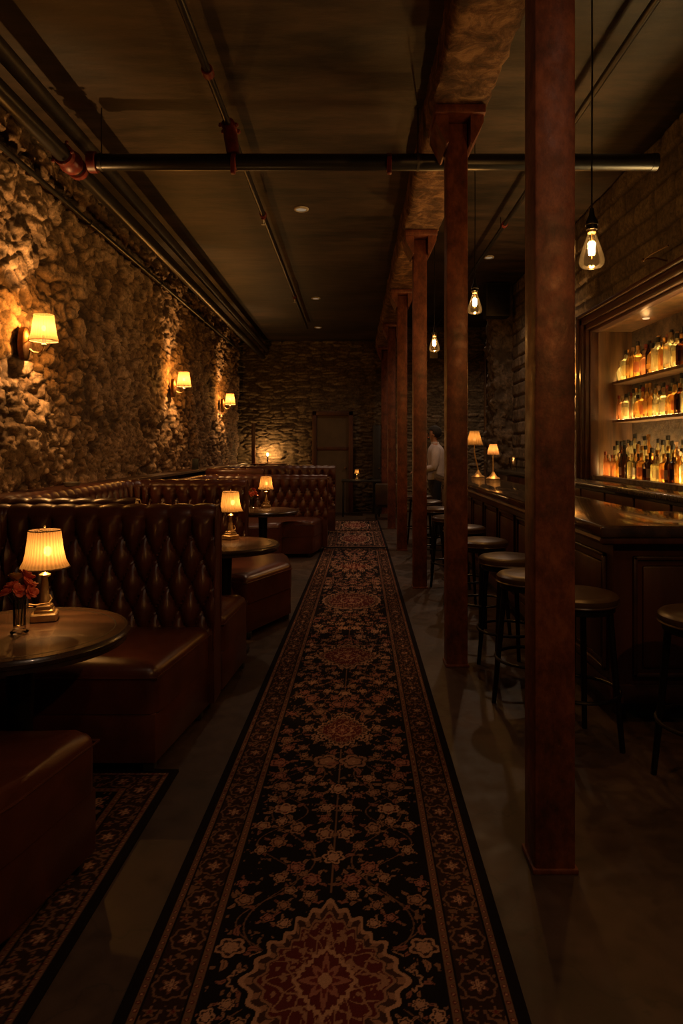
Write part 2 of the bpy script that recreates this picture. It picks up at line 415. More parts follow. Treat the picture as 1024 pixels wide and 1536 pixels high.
def pier(name, x0, x1, y0, y1):
    bm = bmesh.new(); nx, ny, nz = 14, 16, 120
    ring = [(x1, y0)] + [(x1 + (x0 - x1) * i / nx, y0) for i in range(1, nx)] + [(x0, y0)] + [(x0, y0 + (y1 - y0) * i / ny) for i in range(1, ny)] + [(x0, y1)]
    s = np.cumsum([0] + [math.dist(a, b) for a, b in zip(ring, ring[1:])]); zs = np.linspace(0, CR, nz)
    u, v = np.meshgrid(s, zs); h, t, mo = rubble(u * .75, v * .75, 400)
    P = np.array(ring)[None].repeat(nz, 0); n = np.zeros_like(P); n[:, :nx + 1, 1] = -1; n[:, nx:, 0] = -1
    V = np.concatenate([P + n * (h * 1.25)[..., None], v[..., None]], -1)
    return struct(npobj(name, V.reshape(-1, 3), grid_faces(nz, len(ring)), M['block'], None, {'tone': t.ravel() * .8, 'mortar': mo.ravel()}))
pier('wall_pier', 2.40, 2.74, 11.3, 11.95)
struct(obj('wall_alcove', B(3.32, 3.5, 11.9, YB, 0, CR), M['niche_stone'], None, False))
struct(obj('wall_right_core', bx := B(3.2, 3.5, 2.6, 11.95, 0, CR), M['niche_stone'], None, False))
# ceiling beam over the column line
def beam():
    bm = bmesh.new(); y = -.6; ny = 300; rows = []
    prof = [(.50, CZ + .05), (.50, 3.80), (.505, 3.70), (.53, 3.67), (.6, 3.67), (.69, 3.67), (.78, 3.67), (.855, 3.67), (.88, 3.70), (.885, 3.85), (.885, 4.0), (.885, CR + .03)]
    for i in range(ny + 1):
        y = -.6 + (YB + .6) * i / ny
        row = []
        for j, (x, z) in enumerate(prof):
            k = random.uniform(-.008, .008); q = math.sin(y * 5 + j) * .006
            row.append(bm.verts.new((x + k + q, y, z + (random.uniform(-.009, .006) if 1 < j < 10 else 0))))
        rows.append(row)
    for a, b in zip(rows, rows[1:]):
        for j in range(len(prof) - 1): bm.faces.new((a[j], a[j+1], b[j+1], b[j]))
    return bm
struct(obj('ceiling_beam', beam(), M['beam'], None, True, 60))
# door in the back wall
d = struct(obj('door_1', B(-.83, -.11, YB - .13, YB - .085, 0.0, 2.18), simple('door_paint', (.10, .07, .04), (.07, .048, .028), .55, 0, 4, .05, 30), None, False))
fr = bmesh.new()
for a in ((-.93, -.83, 0, 2.28), (-.11, -.01, 0, 2.28), (-.93, -.01, 2.18, 2.28)): box(fr, a[0], a[1], YB - .19, YB - .03, a[2], a[3], .008)
obj('door_frame', fr, M['wood_dark'], d)
obj('door_rail', B(-.83, -.11, YB - .145, YB - .125, 1.40, 1.48, .004), M['wood_dark'], d)
obj('door_knob', ball(bmesh.new(), (-.18, YB - .165, 1.0), .025), M['brass_old'], d)
# ledge behind the booths
struct(obj('trim_1', B(WL - .02, -2.24, 2.2, 14.1, 1.10, 1.135, .005), M['wood_dark'], None, False))

# ------------------------------------------------------------------ camera
cam = bpy.data.cameras.new('camera'); co = bpy.data.objects.new('camera', cam); link(co)
co.location = (0, 0, 1.45); co.rotation_euler = (PI / 2, 0, 0)
cam.sensor_fit = 'HORIZONTAL'; cam.sensor_width = 36; cam.lens = 36 * 1000 / 1024
cam.shift_x = -18 / 1024; cam.shift_y = -96 / 1024; cam.clip_start = .05
S.camera = co

# ------------------------------------------------------------------ columns
def make_column():
    t = thing('column', '', 'column'); t['kind'] = 'thing'
    bm = bmesh.new(); w = .07
    box(bm, -w, w, -w, w, 0, 3.60, .010, 2)
    obj('shaft', bm, M['column'], t, True, 40)
    bm = bmesh.new(); box(bm, -.165, .165, -.20, .20, 3.605, 3.662, .008); obj('cap_plate', bm, M['column'], t)
    for s in (-1, 1):
        bm = bmesh.new()
        prof = [(s*.071, 3.43), (s*.085, 3.42), (s*.155, 3.56), (s*.155, 3.604), (s*.071, 3.604)]
        a = [bm.verts.new((x, -.17, z)) for x, z in prof]; b = [bm.verts.new((x, .17, z)) for x, z in prof]
        bm.faces.new(a); bm.faces.new(b)
        for i in range(5): bm.faces.new((a[i], a[(i+1) % 5], b[(i+1) % 5], b[i]))
        obj('bracket', bm, M['column'], t, False)
    bm = bmesh.new(); box(bm, -.078, .078, -.078, .078, 0, .018, .004); obj('base_plate', bm, M['column'], t)
    return t
c0 = make_column()
CY = [2.27, 4.41, 6.87, 9.4, 11.95, 14.7]
CL = ['broad rusty brown steel column standing before the near bar end, closest to the camera', 'rust brown steel column second from the camera, beside the three clustered bar stools',
      'rust brown steel column third from the camera, with scuffed paint at its foot', 'slim rusty column fourth from the camera beside the runner rug',
      'narrow dark rusty column fifth from the camera', 'narrowest dark column sixth from the camera, against the back wall']
for i, y in enumerate(CY):
    c = c0 if i == 0 else copy_tree(c0)
    c.location = (.687, y + .07, 0); c['label'] = CL[i]; c['group'] = 'steel columns in a row'

# ------------------------------------------------------------------ rugs
TAN, TAN2, RED, ROSE, BLK, BRN = [np.array(c) for c in ((.37, .215, .15), (.25, .135, .095), (.12, .024, .022), (.26, .11, .09), (.008, .006, .008), (.05, .025, .02))]
def make_rug(name, xa, xb, y0, y1, W, meds, label, seed, dymin=.003, z=.012, kper=1.15, field=True, dxm=.0032, ends=(True, True), group=None):
    rs = np.random.RandomState(seed)
    ys = steps(y0, y1, lambda y: max(dymin, kper * y * y / 1450)); us = np.arange(-W / 2, W / 2 + dxm, dxm); us = us * (W / 2 / us[-1])
    Ug, Vg = np.meshgrid(us, ys); C = np.empty(Ug.shape + (3,)); C[:] = BLK
    ed = np.minimum(W / 2 - np.abs(Ug), 9)
    if ends[0]: ed = np.minimum(ed, Vg - y0)
    if ends[1]: ed = np.minimum(ed, y1 - Vg)
    side = (W / 2 - np.abs(Ug)) <= ed + 1e-6
    run = np.where(side, Vg, Ug + 7)       # coordinate that runs along the band
    b0, b1, b2, b3 = .032, .055, .168, .195
    f = np.array(0)
    def put(mask, col, a=1.0):
        C[mask] = C[mask] * (1 - a) + col * a
    nz = fbm(Ug * 45, Vg * 45, seed, 3)
    stripe = ((ed > b0) & (ed < b1)) | ((ed > b2) & (ed < b3))
    put(stripe, TAN2 * .6)
    loc = np.where(ed < b1, ed - (b0 + b1) / 2, ed - (b2 + b3) / 2)
    ph = (run / .026) % 1 - .5
    put(stripe & (np.hypot(ph * .026, loc) < .0062), RED * .8); put(stripe & (np.hypot(ph * .026, loc) < .0028), TAN)
    for e in (b0, b1, b2, b3): put(np.abs(ed - e) < .0028, BLK)
    bord = (ed > b1 + .003) & (ed < b2 - .003); put(bord, BRN * .55)
    bw = b2 - b1; lv = (ed - (b1 + b2) / 2); per = .17; pu = ((run / per) % 1 - .5) * per; th = np.arctan2(lv, pu)
    rr = np.hypot(pu, lv); R = .046 * (1 + .07 * np.cos(8 * th))
    put(bord & (np.abs(rr - R) < .0034), TAN2 * .6)
    R2 = .031 * (.72 + .28 * np.cos(6 * th)); put(bord & (rr < R2), ROSE * .5); put(bord & (np.abs(rr - R2 * .6) < .003), TAN); put(bord & (rr < .006), TAN)
    pv = (((run / per) + .5) % 1 - .5) * per; t2 = np.arctan2(np.abs(lv) - .030, pv); r3 = np.hypot(pv, np.abs(lv) - .030); R3 = .019 * (.65 + .35 * np.cos(5 * t2))
    put(bord & (r3 < R3), TAN2 * .7); put(bord & (r3 < R3 * .45), RED)
    put(bord & (rr > .052) & (r3 > .022) & (fbm(run * 60, ed * 60, seed + 3, 2) > .6), TAN2 * .6)
    fld = ed > b3 + .004; hw = W / 2 - b3 - .006
    def patch(cx, cy, R):
        i0, i1 = np.searchsorted(ys, [cy - R, cy + R]); j0, j1 = np.searchsorted(us, [cx - R, cx + R])
        return (slice(i0, i1), slice(j0, j1)) if i1 > i0 and j1 > j0 else None
    def flower(cx, cy, R, n, c1, c2, asp=1.0, ph=0.0):
        s = patch(cx, cy, R * 1.4)
        if s is None: return
        x, y = (Ug[s] - cx), (Vg[s] - cy) / asp; r = np.hypot(x, y); t = np.arctan2(y, x) + ph; A = C[s]; k = fld[s]
        e = R * (.74 + .3 * np.abs(np.cos(n * t / 2)))
        A[k & (r < e * 1.1)] = BLK
        A[k & (r < e)] = c1; A[k & (r < e * .8) & (np.cos(n * t) > .55) & (r > e * .3)] = c2; A[k & (np.abs(r - e * .66) < R * .05)] = BLK * 2
        A[k & (np.abs(r - e * .42) < R * .10)] = c1 * 1.1; A[k & (r < R * .13)] = TAN
    def leaf(cx, cy, l, w, a, c1):
        s = patch(cx, cy, l)
        if s is None: return
        x, y = Ug[s] - cx, Vg[s] - cy; p = x * math.cos(a) + y * math.sin(a); q = -x * math.sin(a) + y * math.cos(a); q = q + .35 * p * p / l
        A = C[s]; m = fld[s] & ((p / l) ** 2 + (q / (w * (1 - .4 * p / l))) ** 2 < 1); A[m] = c1; A[m & (np.abs(q) < w * .15)] = c1 * .35
    def med(cx, cy, a, b, oval=False):
        s = patch(cx, cy, max(a, b) * 1.25)
        if s is None: return
        x, y = Ug[s] - cx, Vg[s] - cy; A = C[s]; k = fld[s]
        t = np.arctan2(y / b, x / a)
        r = np.hypot(x / a, y / b) if oval else (np.abs(x / a) ** 1.6 + np.abs(y / b) ** 1.6) ** (1 / 1.6)
        e = 1 + (.02 if oval else .05) * np.cos(24 * t) + (.0 if oval else .06) * np.cos(4 * t) + (.0 if oval else .03) * np.cos(12 * t)
        r = r / e; n2 = nz[s]
        A[k & (r < 1.08)] = BLK; A[k & (r < 1)] = TAN; A[k & (r < .93)] = BRN; A[k & (r < .93) & (np.cos(32 * t) > .3) & (r > .84)] = TAN2
        A[k & (r < .82)] = TAN2; A[k & (r < .78)] = RED * .75
        fil = (np.abs(np.sin(6 * t + 9 * r)) < .2) | (np.abs(np.cos(8 * t - 7 * r)) < .14) | (n2 > .66)
        A[k & (r < .76) & (r > .36) & fil] = TAN2 * 1.1
        A[k & (np.abs(r - .36) < .03)] = TAN; q = .3 * (.75 + .25 * np.cos(8 * t)); A[k & (r < q)] = ROSE; A[k & (r < q * .6)] = RED; A[k & (r < .09)] = TAN
    # tendrils and fillers
    put(fld & (nz > .71), TAN2 * .7)
    C[~fld & (ed > b3)] = BLK
    for am, fr, pc, off in ((.30, .62, 0, .5), (.26, .41, 2, .62)):
        d = np.abs(np.abs(Ug) - hw * (off + am * np.sin(2 * PI * Vg / fr + pc))); put(fld & (d < .0026), TAN2 * .55)
    put(fld & (np.abs(Ug) < .0025), TAN2 * .6)
    cells = []
    y = y0 + .05
    fl = []
    while y < y1:
        for k in range(9):
            cx = hw * (.10 + .82 * rs.rand()); cy = y + rs.rand() * .10; R = rs.choice([.022, .032, .046, .066], p=[.22, .3, .3, .18])
            if cx + R > hw * 1.04: cx = hw - R
            if all(math.hypot(cx - q[0], (cy - q[1])) > (R + q[2]) * 1.22 for q in fl[-22:]) and cx > R * .85: fl.append((cx, cy, R))
        if rs.rand() < .55 and all(math.hypot(q[0], (y - q[1])) > (.04 + q[2]) * 1.1 for q in fl[-22:]): fl.append((0, y, .04))
        y += .052
    for cx, cy, R in fl:
        c1 = [TAN, TAN2, ROSE, TAN * .85][rs.randint(4)]; c2 = [RED, ROSE * .6, BRN, RED * 1.4][rs.randint(4)]; n = rs.choice([5, 6, 8]); asp = rs.choice([1, 1.25, .85])
        ph = rs.rand() * 6; a0 = rs.rand() * 1.5; la = [(a0 + q * PI / 2, rs.randint(2)) for q in range(4)]
        for sg in ((-1, 1) if cx > 0 else (1,)):
            for a, tt in la:
                aa = a if sg > 0 else PI - a
                leaf(sg * cx + math.cos(aa) * R * 1.5, cy + math.sin(aa) * R * 1.5, R * .5, R * .2, aa, TAN2 if tt else ROSE * .8)
            flower(sg * cx, cy, R, n, c1, c2, asp, ph if sg > 0 else PI - ph)
    for mdl in meds: med(0, *mdl)
    C *= (.8 + .35 * fbm(Ug * 3, Vg * 3, seed + 9))[..., None]
    cx = lambda y, u: (xa(y) + xb(y)) / 2 + u / W * (xb(y) - xa(y))
    Z = z + .002 * (fbm(Ug * 5, Vg * 3, seed + 4) - .5)
    V = np.stack([cx(Vg, Ug), Vg, Z], -1).reshape(-1, 3)
    nr, nc = Ug.shape
    ring = np.concatenate([np.arange(nc), np.arange(1, nr) * nc + nc - 1, (nr - 1) * nc + np.arange(nc - 2, -1, -1), np.arange(nr - 2, 0, -1) * nc])
    n0 = len(V); skirt = V[ring].copy(); skirt[:, 2] = .0005
    F = grid_faces(nr, nc); k = np.arange(len(ring)); k2 = (k + 1) % len(ring)
    SF = np.stack([ring[k2], ring[k], n0 + k, n0 + k2], -1)
    col = np.concatenate([C.reshape(-1, 3), np.tile(BLK, (len(ring), 1))])
    o = npobj(name, np.concatenate([V, skirt]), np.concatenate([F, SF]), M['rug'], None, {'weave': col})
    return tag(o, label, 'rug', group)
XL = lambda y: -.612 + .0195 * (y - 1.2) if y is None else -.612 + .0195 * (y - 1.2)
XRt = lambda y: .442 + .0066 * (y - 1.2)
make_rug('runner_rug', XL, XRt, 1.15, 9.62, 1.04, [(1.80, .205, .29), (3.40, .13, .18), (4.62, .21, .24), (6.30, .29, .36, True), (8.1, .2, .25)],
         'long black persian runner rug with flower medallions along the aisle, nearest the camera', 11, ends=(False, True), group='rugs along the aisle')
make_rug('runner_rug', lambda y: -.447 + 0 * y, lambda y: .50 + 0 * y, 9.68, 11.55, .95, [(10.6, .24, .5, True)],
         'shorter dark red rug laid just beyond the long runner rug', 23, .012, kper=.8, dxm=.008, group='rugs along the aisle')
make_rug('runner_rug', lambda y: -.43 + 0 * y, lambda y: .50 + 0 * y, 11.6, 13.25, .93, [(12.45, .26, .5, True)],
         'farthest aisle rug with an oval medallion, toward the back wall door', 29, .015, kper=.8, dxm=.008, group='rugs along the aisle')
make_rug('booth_rug', lambda y: -2.0 + 0 * y, lambda y: -.782 - .03 * (2.98 - y), 1.0, 2.985, 1.2, [(1.9, .3, .45)],
         'dark floral bordered rug under the nearest leather booth and round table', 37, .004, kper=1.2, dxm=.006)

# ------------------------------------------------------------------ booths
def path_of(corners, rad, ds):
    pts = []
    P = [Vector(c) for c in corners]; segs = []
    cur = [P[0]]
    for i in range(1, len(P) - 1):
        a, b, c = P[i-1], P[i], P[i+1]; d1 = (b - a).normalized(); d2 = (c - b).normalized()
        p1, p2 = b - d1 * rad, b + d2 * rad; ctr = p1 + d2 * rad
        cur.append(p1)
        for k in range(1, 13):
            t = PI / 2 * k / 12; cur.append(ctr - d2 * rad * math.cos(t) + d1 * rad * math.sin(t))
    cur.append(P[-1])
    s = np.cumsum([0] + [(b - a).length for a, b in zip(cur, cur[1:])]); n = max(2, int(s[-1] / ds)); q = np.linspace(0, s[-1], n)
    X = np.interp(q, s, [p.x for p in cur]); Y = np.interp(q, s, [p.y for p in cur])
    D = np.stack([np.gradient(X), np.gradient(Y)], -1); D /= np.linalg.norm(D, axis=1)[:, None]
    return q, X, Y, np.stack([D[:, 1], -D[:, 0]], -1)
def back_profile(H):
    zf = np.linspace(.36, H - .05, 74); of = .185 - .05 * (zf - .36) / (H - .41)
    front = [(o, z, 1) for o, z in zip(of, zf)]
    r = (of[-1]) / 2
    roll = [(r + r * math.cos(t) , H - .05 + .05 * math.sin(t), 0) for t in np.linspace(0, PI, 12)[1:]]
    back = [(0, z, 0) for z in np.linspace(H - .09, .06, 6)]
    return front + roll + back + [(.17, .06, 0)]
def backrest(name, corners, H, parent, ds=.0115, rad=.32, off=0.0):
    q, X, Y, Nn = path_of(corners, rad, ds); pr = back_profile(H)
    o = np.array([p[0] for p in pr]); z = np.array([p[1] for p in pr]); ft = np.array([p[2] for p in pr])
    s, zz = np.meshgrid(q + off, z, indexing='ij'); oo = np.broadcast_to(o, s.shape).copy()
    w, hr = .128, .139; zr = H - .158; t = (zr - zz) / hr
    sl = s / w; p, r_ = sl - t / 2, sl + t / 2
    A = np.abs(np.sin(PI * p)) * np.abs(np.sin(PI * r_))
    dia = np.clip(A, 0, 1) ** .46; chan = np.abs(np.sin(PI * sl)) ** .5
    k = ss(t, -.12, .12); pil = dia * k + chan * (1 - k)
    low = ss(zz, .42, .5)
    pit = np.exp(-((p - np.round(p)) ** 2 + (r_ - np.round(r_)) ** 2) / .012) * (t > -.3)
    top = ss(zz, H - .06, H - .10)
    wr = .006 * (fbm(s * 9, zz * 7, 5) - .5)
    dsp = (.054 * (pil - .55) * top + .012 * (1 - top) * chan - .016 * pit + wr)
    rollm = (np.arange(len(pr)) >= 74) & (np.arange(len(pr)) < 82)
    oo += np.where(ft[None] > 0, dsp * low, 0)
    zz = zz + np.where(rollm[None], .010 * (chan - .6) * 1.0, 0)
    # round the two ends a little
    V = np.stack([X[:, None] + Nn[:, 0:1] * oo, Y[:, None] + Nn[:, 1:2] * oo, zz], -1)
    n, m = s.shape
    F = grid_faces(n, m)
    i = np.arange(n - 1) * m; F2 = np.stack([i + m - 1, i, i + m, i + 2 * m - 1], -1)
    ob = npobj(name, V.reshape(-1, 3), np.concatenate([F, F2]), M['leather'], parent)
    me = ob.data; bm = bmesh.new(); bm.from_mesh(me); bm.verts.ensure_lookup_table()
    for r0 in (0, n - 1):
        try: bm.faces.new([bm.verts[r0 * m + j] for j in range(m)])
        except Exception: pass
    # buttons sunk in the tufts
    for j in range(0, 4):
        zb = zr - j * hr
        if zb < .48: continue
        for i in range(int((q[-1] + off) / w) + 1):
            sb = (i + (.5 if j % 2 else 0)) * w - off
            if sb < .03 or sb > q[-1] - .03: continue
            k = int(np.searchsorted(q, sb)); ob_ = .185 - .05 * (zb - .36) / (H - .41) - .041
            ball(bm, (X[k] + Nn[k, 0] * ob_, Y[k] + Nn[k, 1] * ob_, zb), .009, seg=8)
    bmesh.ops.recalc_face_normals(bm, faces=bm.faces); bm.to_mesh(me); bm.free()
    for pl in me.polygons: pl.use_smooth = True
    me.set_sharp_from_angle(angle=math.radians(50))
    # piping around each exposed end
    for e, sg in ((0, -1), (n - 1, 1)):
        T_ = np.array([-Nn[e, 1], Nn[e, 0]]) * -1
        pts = [(X[e] + Nn[e, 0] * a, Y[e] + Nn[e, 1] * a, b) for a, b, _ in pr[::4] if b > .2]
        obj('piping', T(pts, .007, 6), M['leather'], ob)
    return ob
def cushion(name, poly, z0, z1, m, parent, bev=.05, crown=.022):
    bm = bmesh.new(); prism(bm, poly, z0, z1, bev, 4, True)
    bmesh.ops.triangulate(bm, faces=[f for f in bm.faces if len(f.verts) > 4])
    for it in range(3): bmesh.ops.subdivide_edges(bm, edges=[e for e in bm.edges if e.calc_length() > .12], cuts=1, use_grid_fill=True)
    cx = sum(p[0] for p in poly) / len(poly); cy = sum(p[1] for p in poly) / len(poly)
    for v in bm.verts:
        if v.co.z > z1 - .002:
            d = min(seg_dist(v.co.x, v.co.y, poly[i], poly[(i+1) % len(poly)]) for i in range(len(poly)))
            v.co.z += crown * min(1, d / .22) ** .7 + .003 * math.sin(v.co.x * 17 + 2) * math.sin(v.co.y * 13)
    o = obj(name, bm, m, parent, True, 50)
    obj('seam', T([(x, y, z1 - bev * .95) for x, y in poly], .005, 6, True), m, o)
    return o
def seg_dist(x, y, a, b):
    dx, dy = b[0] - a[0], b[1] - a[1]; t = max(0, min(1, ((x - a[0]) * dx + (y - a[1]) * dy) / (dx * dx + dy * dy)))
    return math.hypot(x - a[0] - t * dx, y - a[1] - t * dy)
def inset(poly, d):
    cx = sum(p[0] for p in poly) / len(poly); cy = sum(p[1] for p in poly) / len(poly)
    o = []
    for x, y in poly:
        l = math.hypot(cx - x, cy - y); o.append((x + (cx - x) / l * d, y + (cy - y) / l * d))
    return o
def booth(label, path, H, seats, ds, legs, off=0.0, zs=.48):
    t = thing('leather_booth', label, 'booth seat', (0, 0, 0), 0, 'tufted leather booths along the left wall')
    backrest('backrest', path, H, t, ds, off=off)
    for poly in seats:
        cushion('seat', poly, .275, zs, M['leather'], t)
        obj('seat_base', prism(bmesh.new(), inset(poly, .008), .055, .274, .008, 2), M['leather'], t)
    for x, y in legs: obj('leg', B(x - .025, x + .025, y - .025, y + .025, .0135, .056, .003), M['black_paint'], t)
    return t
WX = -2.2
booth('dark brown tufted leather booth closest to the camera, with a full button back', [(-1.08, 1.5), (WX, 1.5), (WX, 3.80), (-.757, 3.80)], 1.135,
      [[(-.868, 2.94), (-.775, 3.63), (-2.02, 3.63), (-2.02, 2.94)], [(-.885, 2.32), (-2.02, 2.32), (-2.02, 1.70), (-1.04, 1.70), (-.97, 1.9)], [(-2.02, 2.33), (-1.82, 2.33), (-1.82, 2.93), (-2.02, 2.93)]],
      .0105, [(-.91, 2.98), (-.83, 3.55), (-.95, 2.27), (-1.07, 1.8)], .03)
booth('second leather booth from the camera, its seat corner jutting into the aisle', [(-1.27, 3.84), (WX, 3.84), (WX, 6.32), (-1.0, 6.32)], 1.155,
      [[(-.70, 4.42), (-2.02, 4.42), (-2.02, 4.02), (-1.26, 4.02), (-1.24, 3.84), (-.745, 3.84)], [(-.80, 5.0), (-.52, 5.62), (-.60, 6.13), (-2.02, 6.13), (-2.02, 5.3), (-1.3, 5.27)], [(-2.02, 4.43), (-1.82, 4.43), (-1.82, 5.28), (-2.02, 5.28)]],
      .014, [(-.74, 4.36), (-.80, 5.06), (-.57, 5.62), (-.64, 6.08)], .02)
booth('third leather booth from the camera, behind the round table with flowers', [(-1.35, 6.36), (WX, 6.36), (WX, 9.56), (-.37, 9.56)], 1.07,
      [[(-1.08, 6.98), (-2.02, 6.98), (-2.02, 6.55), (-1.1, 6.55)], [(-.53, 8.8), (-.42, 9.38), (-2.02, 9.38), (-2.02, 8.4), (-1.4, 8.4), (-.95, 8.52), (-.93, 8.78)], [(-2.02, 6.99), (-1.82, 6.99), (-1.82, 8.39), (-2.02, 8.39)]],
      .018, [(-1.12, 6.92), (-.58, 8.84), (-.47, 9.33), (-.97, 8.58)], .05)
booth('farthest leather booth, its back ending below the back wall door', [(-1.3, 9.60), (WX, 9.60), (WX, 11.4), (-.31, 11.4)], 1.15,
      [[(-.55, 10.75), (-.45, 11.2), (-2.02, 11.2), (-2.02, 10.75)], [(-1.2, 10.2), (-2.02, 10.2), (-2.02, 9.8), (-1.2, 9.8)]], .024, [(-.6, 10.8), (-.5, 11.1), (-1.25, 10.1)], .0)

# ------------------------------------------------------------------ tables
def make_table(r):
    t = thing('round_table', '', 'table')
    z = .77
    tt = obj('table_top', L([(r - .022, z - .010), (r - .022, z), (r * .5, z), (.0, z)], 64, cap=False), M['wood_table'], t)
    obj('inlay_line', L([(r - .058, z), (r - .058, z + .0006), (r - .054, z + .0006), (r - .054, z)], 64, cap=False), M['black_paint'], tt)
    obj('edge_band', L([(r - .022, z - .012), (r - .0215, z + .0005), (r - .014, z + .001), (r - .006, z - .004), (r, z - .012), (r - .003, z - .022), (r - .012, z - .03), (r - .012, z - .045), (r - .06, z - .045), (r - .055, z - .012)], 64, cap=False), M['wood_edge'], t)
    obj('pedestal', L([(.14, z - .045), (.14, z - .06), (.05, z - .085), (.042, .3), (.05, .08), (.07, .05)], 24), M['black_metal'], t)
    obj('foot', L([(.172, .0145), (.172, .028), (.1, .04), (.06, .055)], 32), M['black_metal'], t)
    return t
t1 = make_table(.39); t1.location = (-1.235, 2.47, 0)
tag(t1, 'round dark wood pedestal table closest to the camera, holding a lamp and flower vase', group='round booth tables')
t2 = copy_tree(t1, (-.915, 4.75, 0)); t2['label'] = 'round wood table in the second booth, before the jutting seat corner'
t3 = copy_tree(t1, (-.995, 7.33, 0)); t3['label'] = 'round wood table in the third booth, with lamp and red flowers'
t4 = copy_tree(t1, (-1.45, 10.45, 0)); t4['label'] = 'round wood table hidden in the farthest booth, under a reddish lamp'

# ------------------------------------------------------------------ lamps
def shade(name, prof, m, parent, seg=144, pl=36, amp=.02, off=(0, 0, 0)):
    V, A = [], []
    for r, z in prof:
        for i in range(seg):
            th = 2 * PI * i / seg; c = math.cos(pl * th + 1.1 * math.sin(3 * th)); rr = r * (1 + amp * c)
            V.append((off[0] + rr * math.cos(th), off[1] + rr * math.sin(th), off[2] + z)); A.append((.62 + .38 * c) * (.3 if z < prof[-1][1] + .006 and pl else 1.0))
    n = len(prof); F = [(j*seg+i, j*seg+(i+1) % seg, (j+1)*seg+(i+1) % seg, (j+1)*seg+i) for j in range(n-1) for i in range(seg)]
    return npobj(name, np.array(V), np.array(F), m, parent, {'pleat': np.array(A)})
def make_lamp(m_shade, watts, bulbm):
    t = thing('table_lamp', '', 'lamp')
    bm = bmesh.new()
    lathe(bm, [(.046, 0), (.049, .003), (.049, .026), (.045, .031)], 32, power=8)
    lathe(bm, [(.036, .031), (.036, .041), (.032, .045)], 32, power=8); lathe(bm, [(.030, .045), (.030, .055), (.026, .060)], 32, power=8)
    obj('base', bm, M['brass'], t)
    obj('stem', L([(.024, .060), (.020, .066), (.021, .078), (.0185, .084), (.0115, .165), (.013, .169), (.022, .173), (.022, .179), (.013, .184), (.008, .19), (.008, .215)], 20), M['brass'], t)
    prof = [(.059, .353), (.061, .335), (.065, .30), (.070, .265), (.077, .235), (.086, .2165), (.0868, .2155), (.0875, .2115), (.090, .206)]
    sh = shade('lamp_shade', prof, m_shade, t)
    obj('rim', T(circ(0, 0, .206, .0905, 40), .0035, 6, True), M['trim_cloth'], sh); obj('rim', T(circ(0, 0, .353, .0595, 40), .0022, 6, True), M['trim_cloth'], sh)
    fin = bmesh.new(); tube(fin, [(0, 0, .215), (0, 0, .366)], .0022, 6); ball(fin, (0, 0, .368), .005, seg=8)
    for a in (0, 2*PI/3, 4*PI/3): tube(fin, [(0, 0, .345), (.058*math.cos(a), .058*math.sin(a), .352)], .0014, 5)
    obj('finial', fin, M['brass'], t)
    obj('bulb', ball(bmesh.new(), (.012, -.01, .272), .015, 1, 1, 1.35), bulbm, t)
    light('lamp_light', (.012, -.01, .272), watts, t, .016)
    return t
W_TABLE = 6.5
lp = make_lamp(M['shade'], W_TABLE, M['bulb']); lp.location = (-1.222, 2.64, .771); lp.rotation_euler = (0, 0, .3)
tag(lp, 'brass table lamp with pleated glowing shade on the table closest to the camera', group='brass booth table lamps')
# its flex looped over the foot
obj('cord', T([(.02, -.016, .10), (.028, -.02, .085), (.02, -.03, .07), (-.03, -.032, .066), (-.052, -.03, .07), (-.058, -.02, .06), (-.04, -.01, .055)], .003, 6), M['brass'], lp)
l2 = copy_tree(lp, (-.918, 4.98, .771), 1.0); l2['label'] = 'lit brass lamp with pleated shade on the second booth table'
l3 = copy_tree(lp, (-1.0, 7.62, .771), 2.0); l3['label'] = 'lit brass lamp beside red flowers on the third booth table'
l4 = make_lamp(M['shade_red'], .25, M['bulb_dim']); l4.location = (-1.66, 10.35, .771)
tag(l4, 'small lamp with dim reddish shade rising over the farthest booth', group='brass booth table lamps')
# wall sconces
def make_sconce(watts):
    t = thing('wall_sconce', '', 'wall lamp')
    pl = bmesh.new()
    rot = Matrix.Rotation(PI / 2, 4, 'Y')
    lathe(pl, [(.060, -.04), (.062, .0), (.052, .012), (.04, .016), (.034, .022), (0.0, .024)], 28)
    bmesh.ops.transform(pl, matrix=Matrix.Diagonal((1, 1, 2.05, 1)) @ rot, verts=pl.verts)
    obj('backplate', pl, M['brass_old'], t)
    obj('arm', T([(.02, 0, -.04), (.05, 0, -.062), (.085, 0, -.068), (.115, 0, -.05), (.125, 0, -.02), (.118, 0, .0)], .0075, 8), M['brass'], t)
    obj('candle_tube', L([(.022, -.012), (.024, -.004), (.014, 0), (.012, .012), (.012, .06)], 16, (.125, 0, 0)), M['cream'], t)
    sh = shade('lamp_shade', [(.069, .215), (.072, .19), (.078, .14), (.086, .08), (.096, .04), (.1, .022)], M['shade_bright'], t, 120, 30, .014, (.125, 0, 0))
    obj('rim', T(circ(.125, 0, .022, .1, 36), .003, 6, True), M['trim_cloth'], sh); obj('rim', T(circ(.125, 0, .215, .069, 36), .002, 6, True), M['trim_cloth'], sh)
    obj('bulb', ball(bmesh.new(), (.125, 0, .115), .016, 1, 1, 1.35), M['bulb_dim'], t)
    light('sconce_light', (.125, 0, .115), watts, t, .018)
    return t
W_SC = 58
sc = make_sconce(W_SC); sc.location = (WL + .05, 4.90, 2.215)
tag(sc, 'lit brass wall sconce with cream shade on the rubble wall, nearest the camera', group='sconces on the rubble wall')
s2 = copy_tree(sc, (WL + .05, 8.95, 2.255)); s2['label'] = 'middle one of the three lit shaded sconces on the rubble wall'
s3 = copy_tree(sc, (WL + .05, 12.3, 2.235)); s3['label'] = 'farthest lit shaded sconce, near the end of the rubble wall'
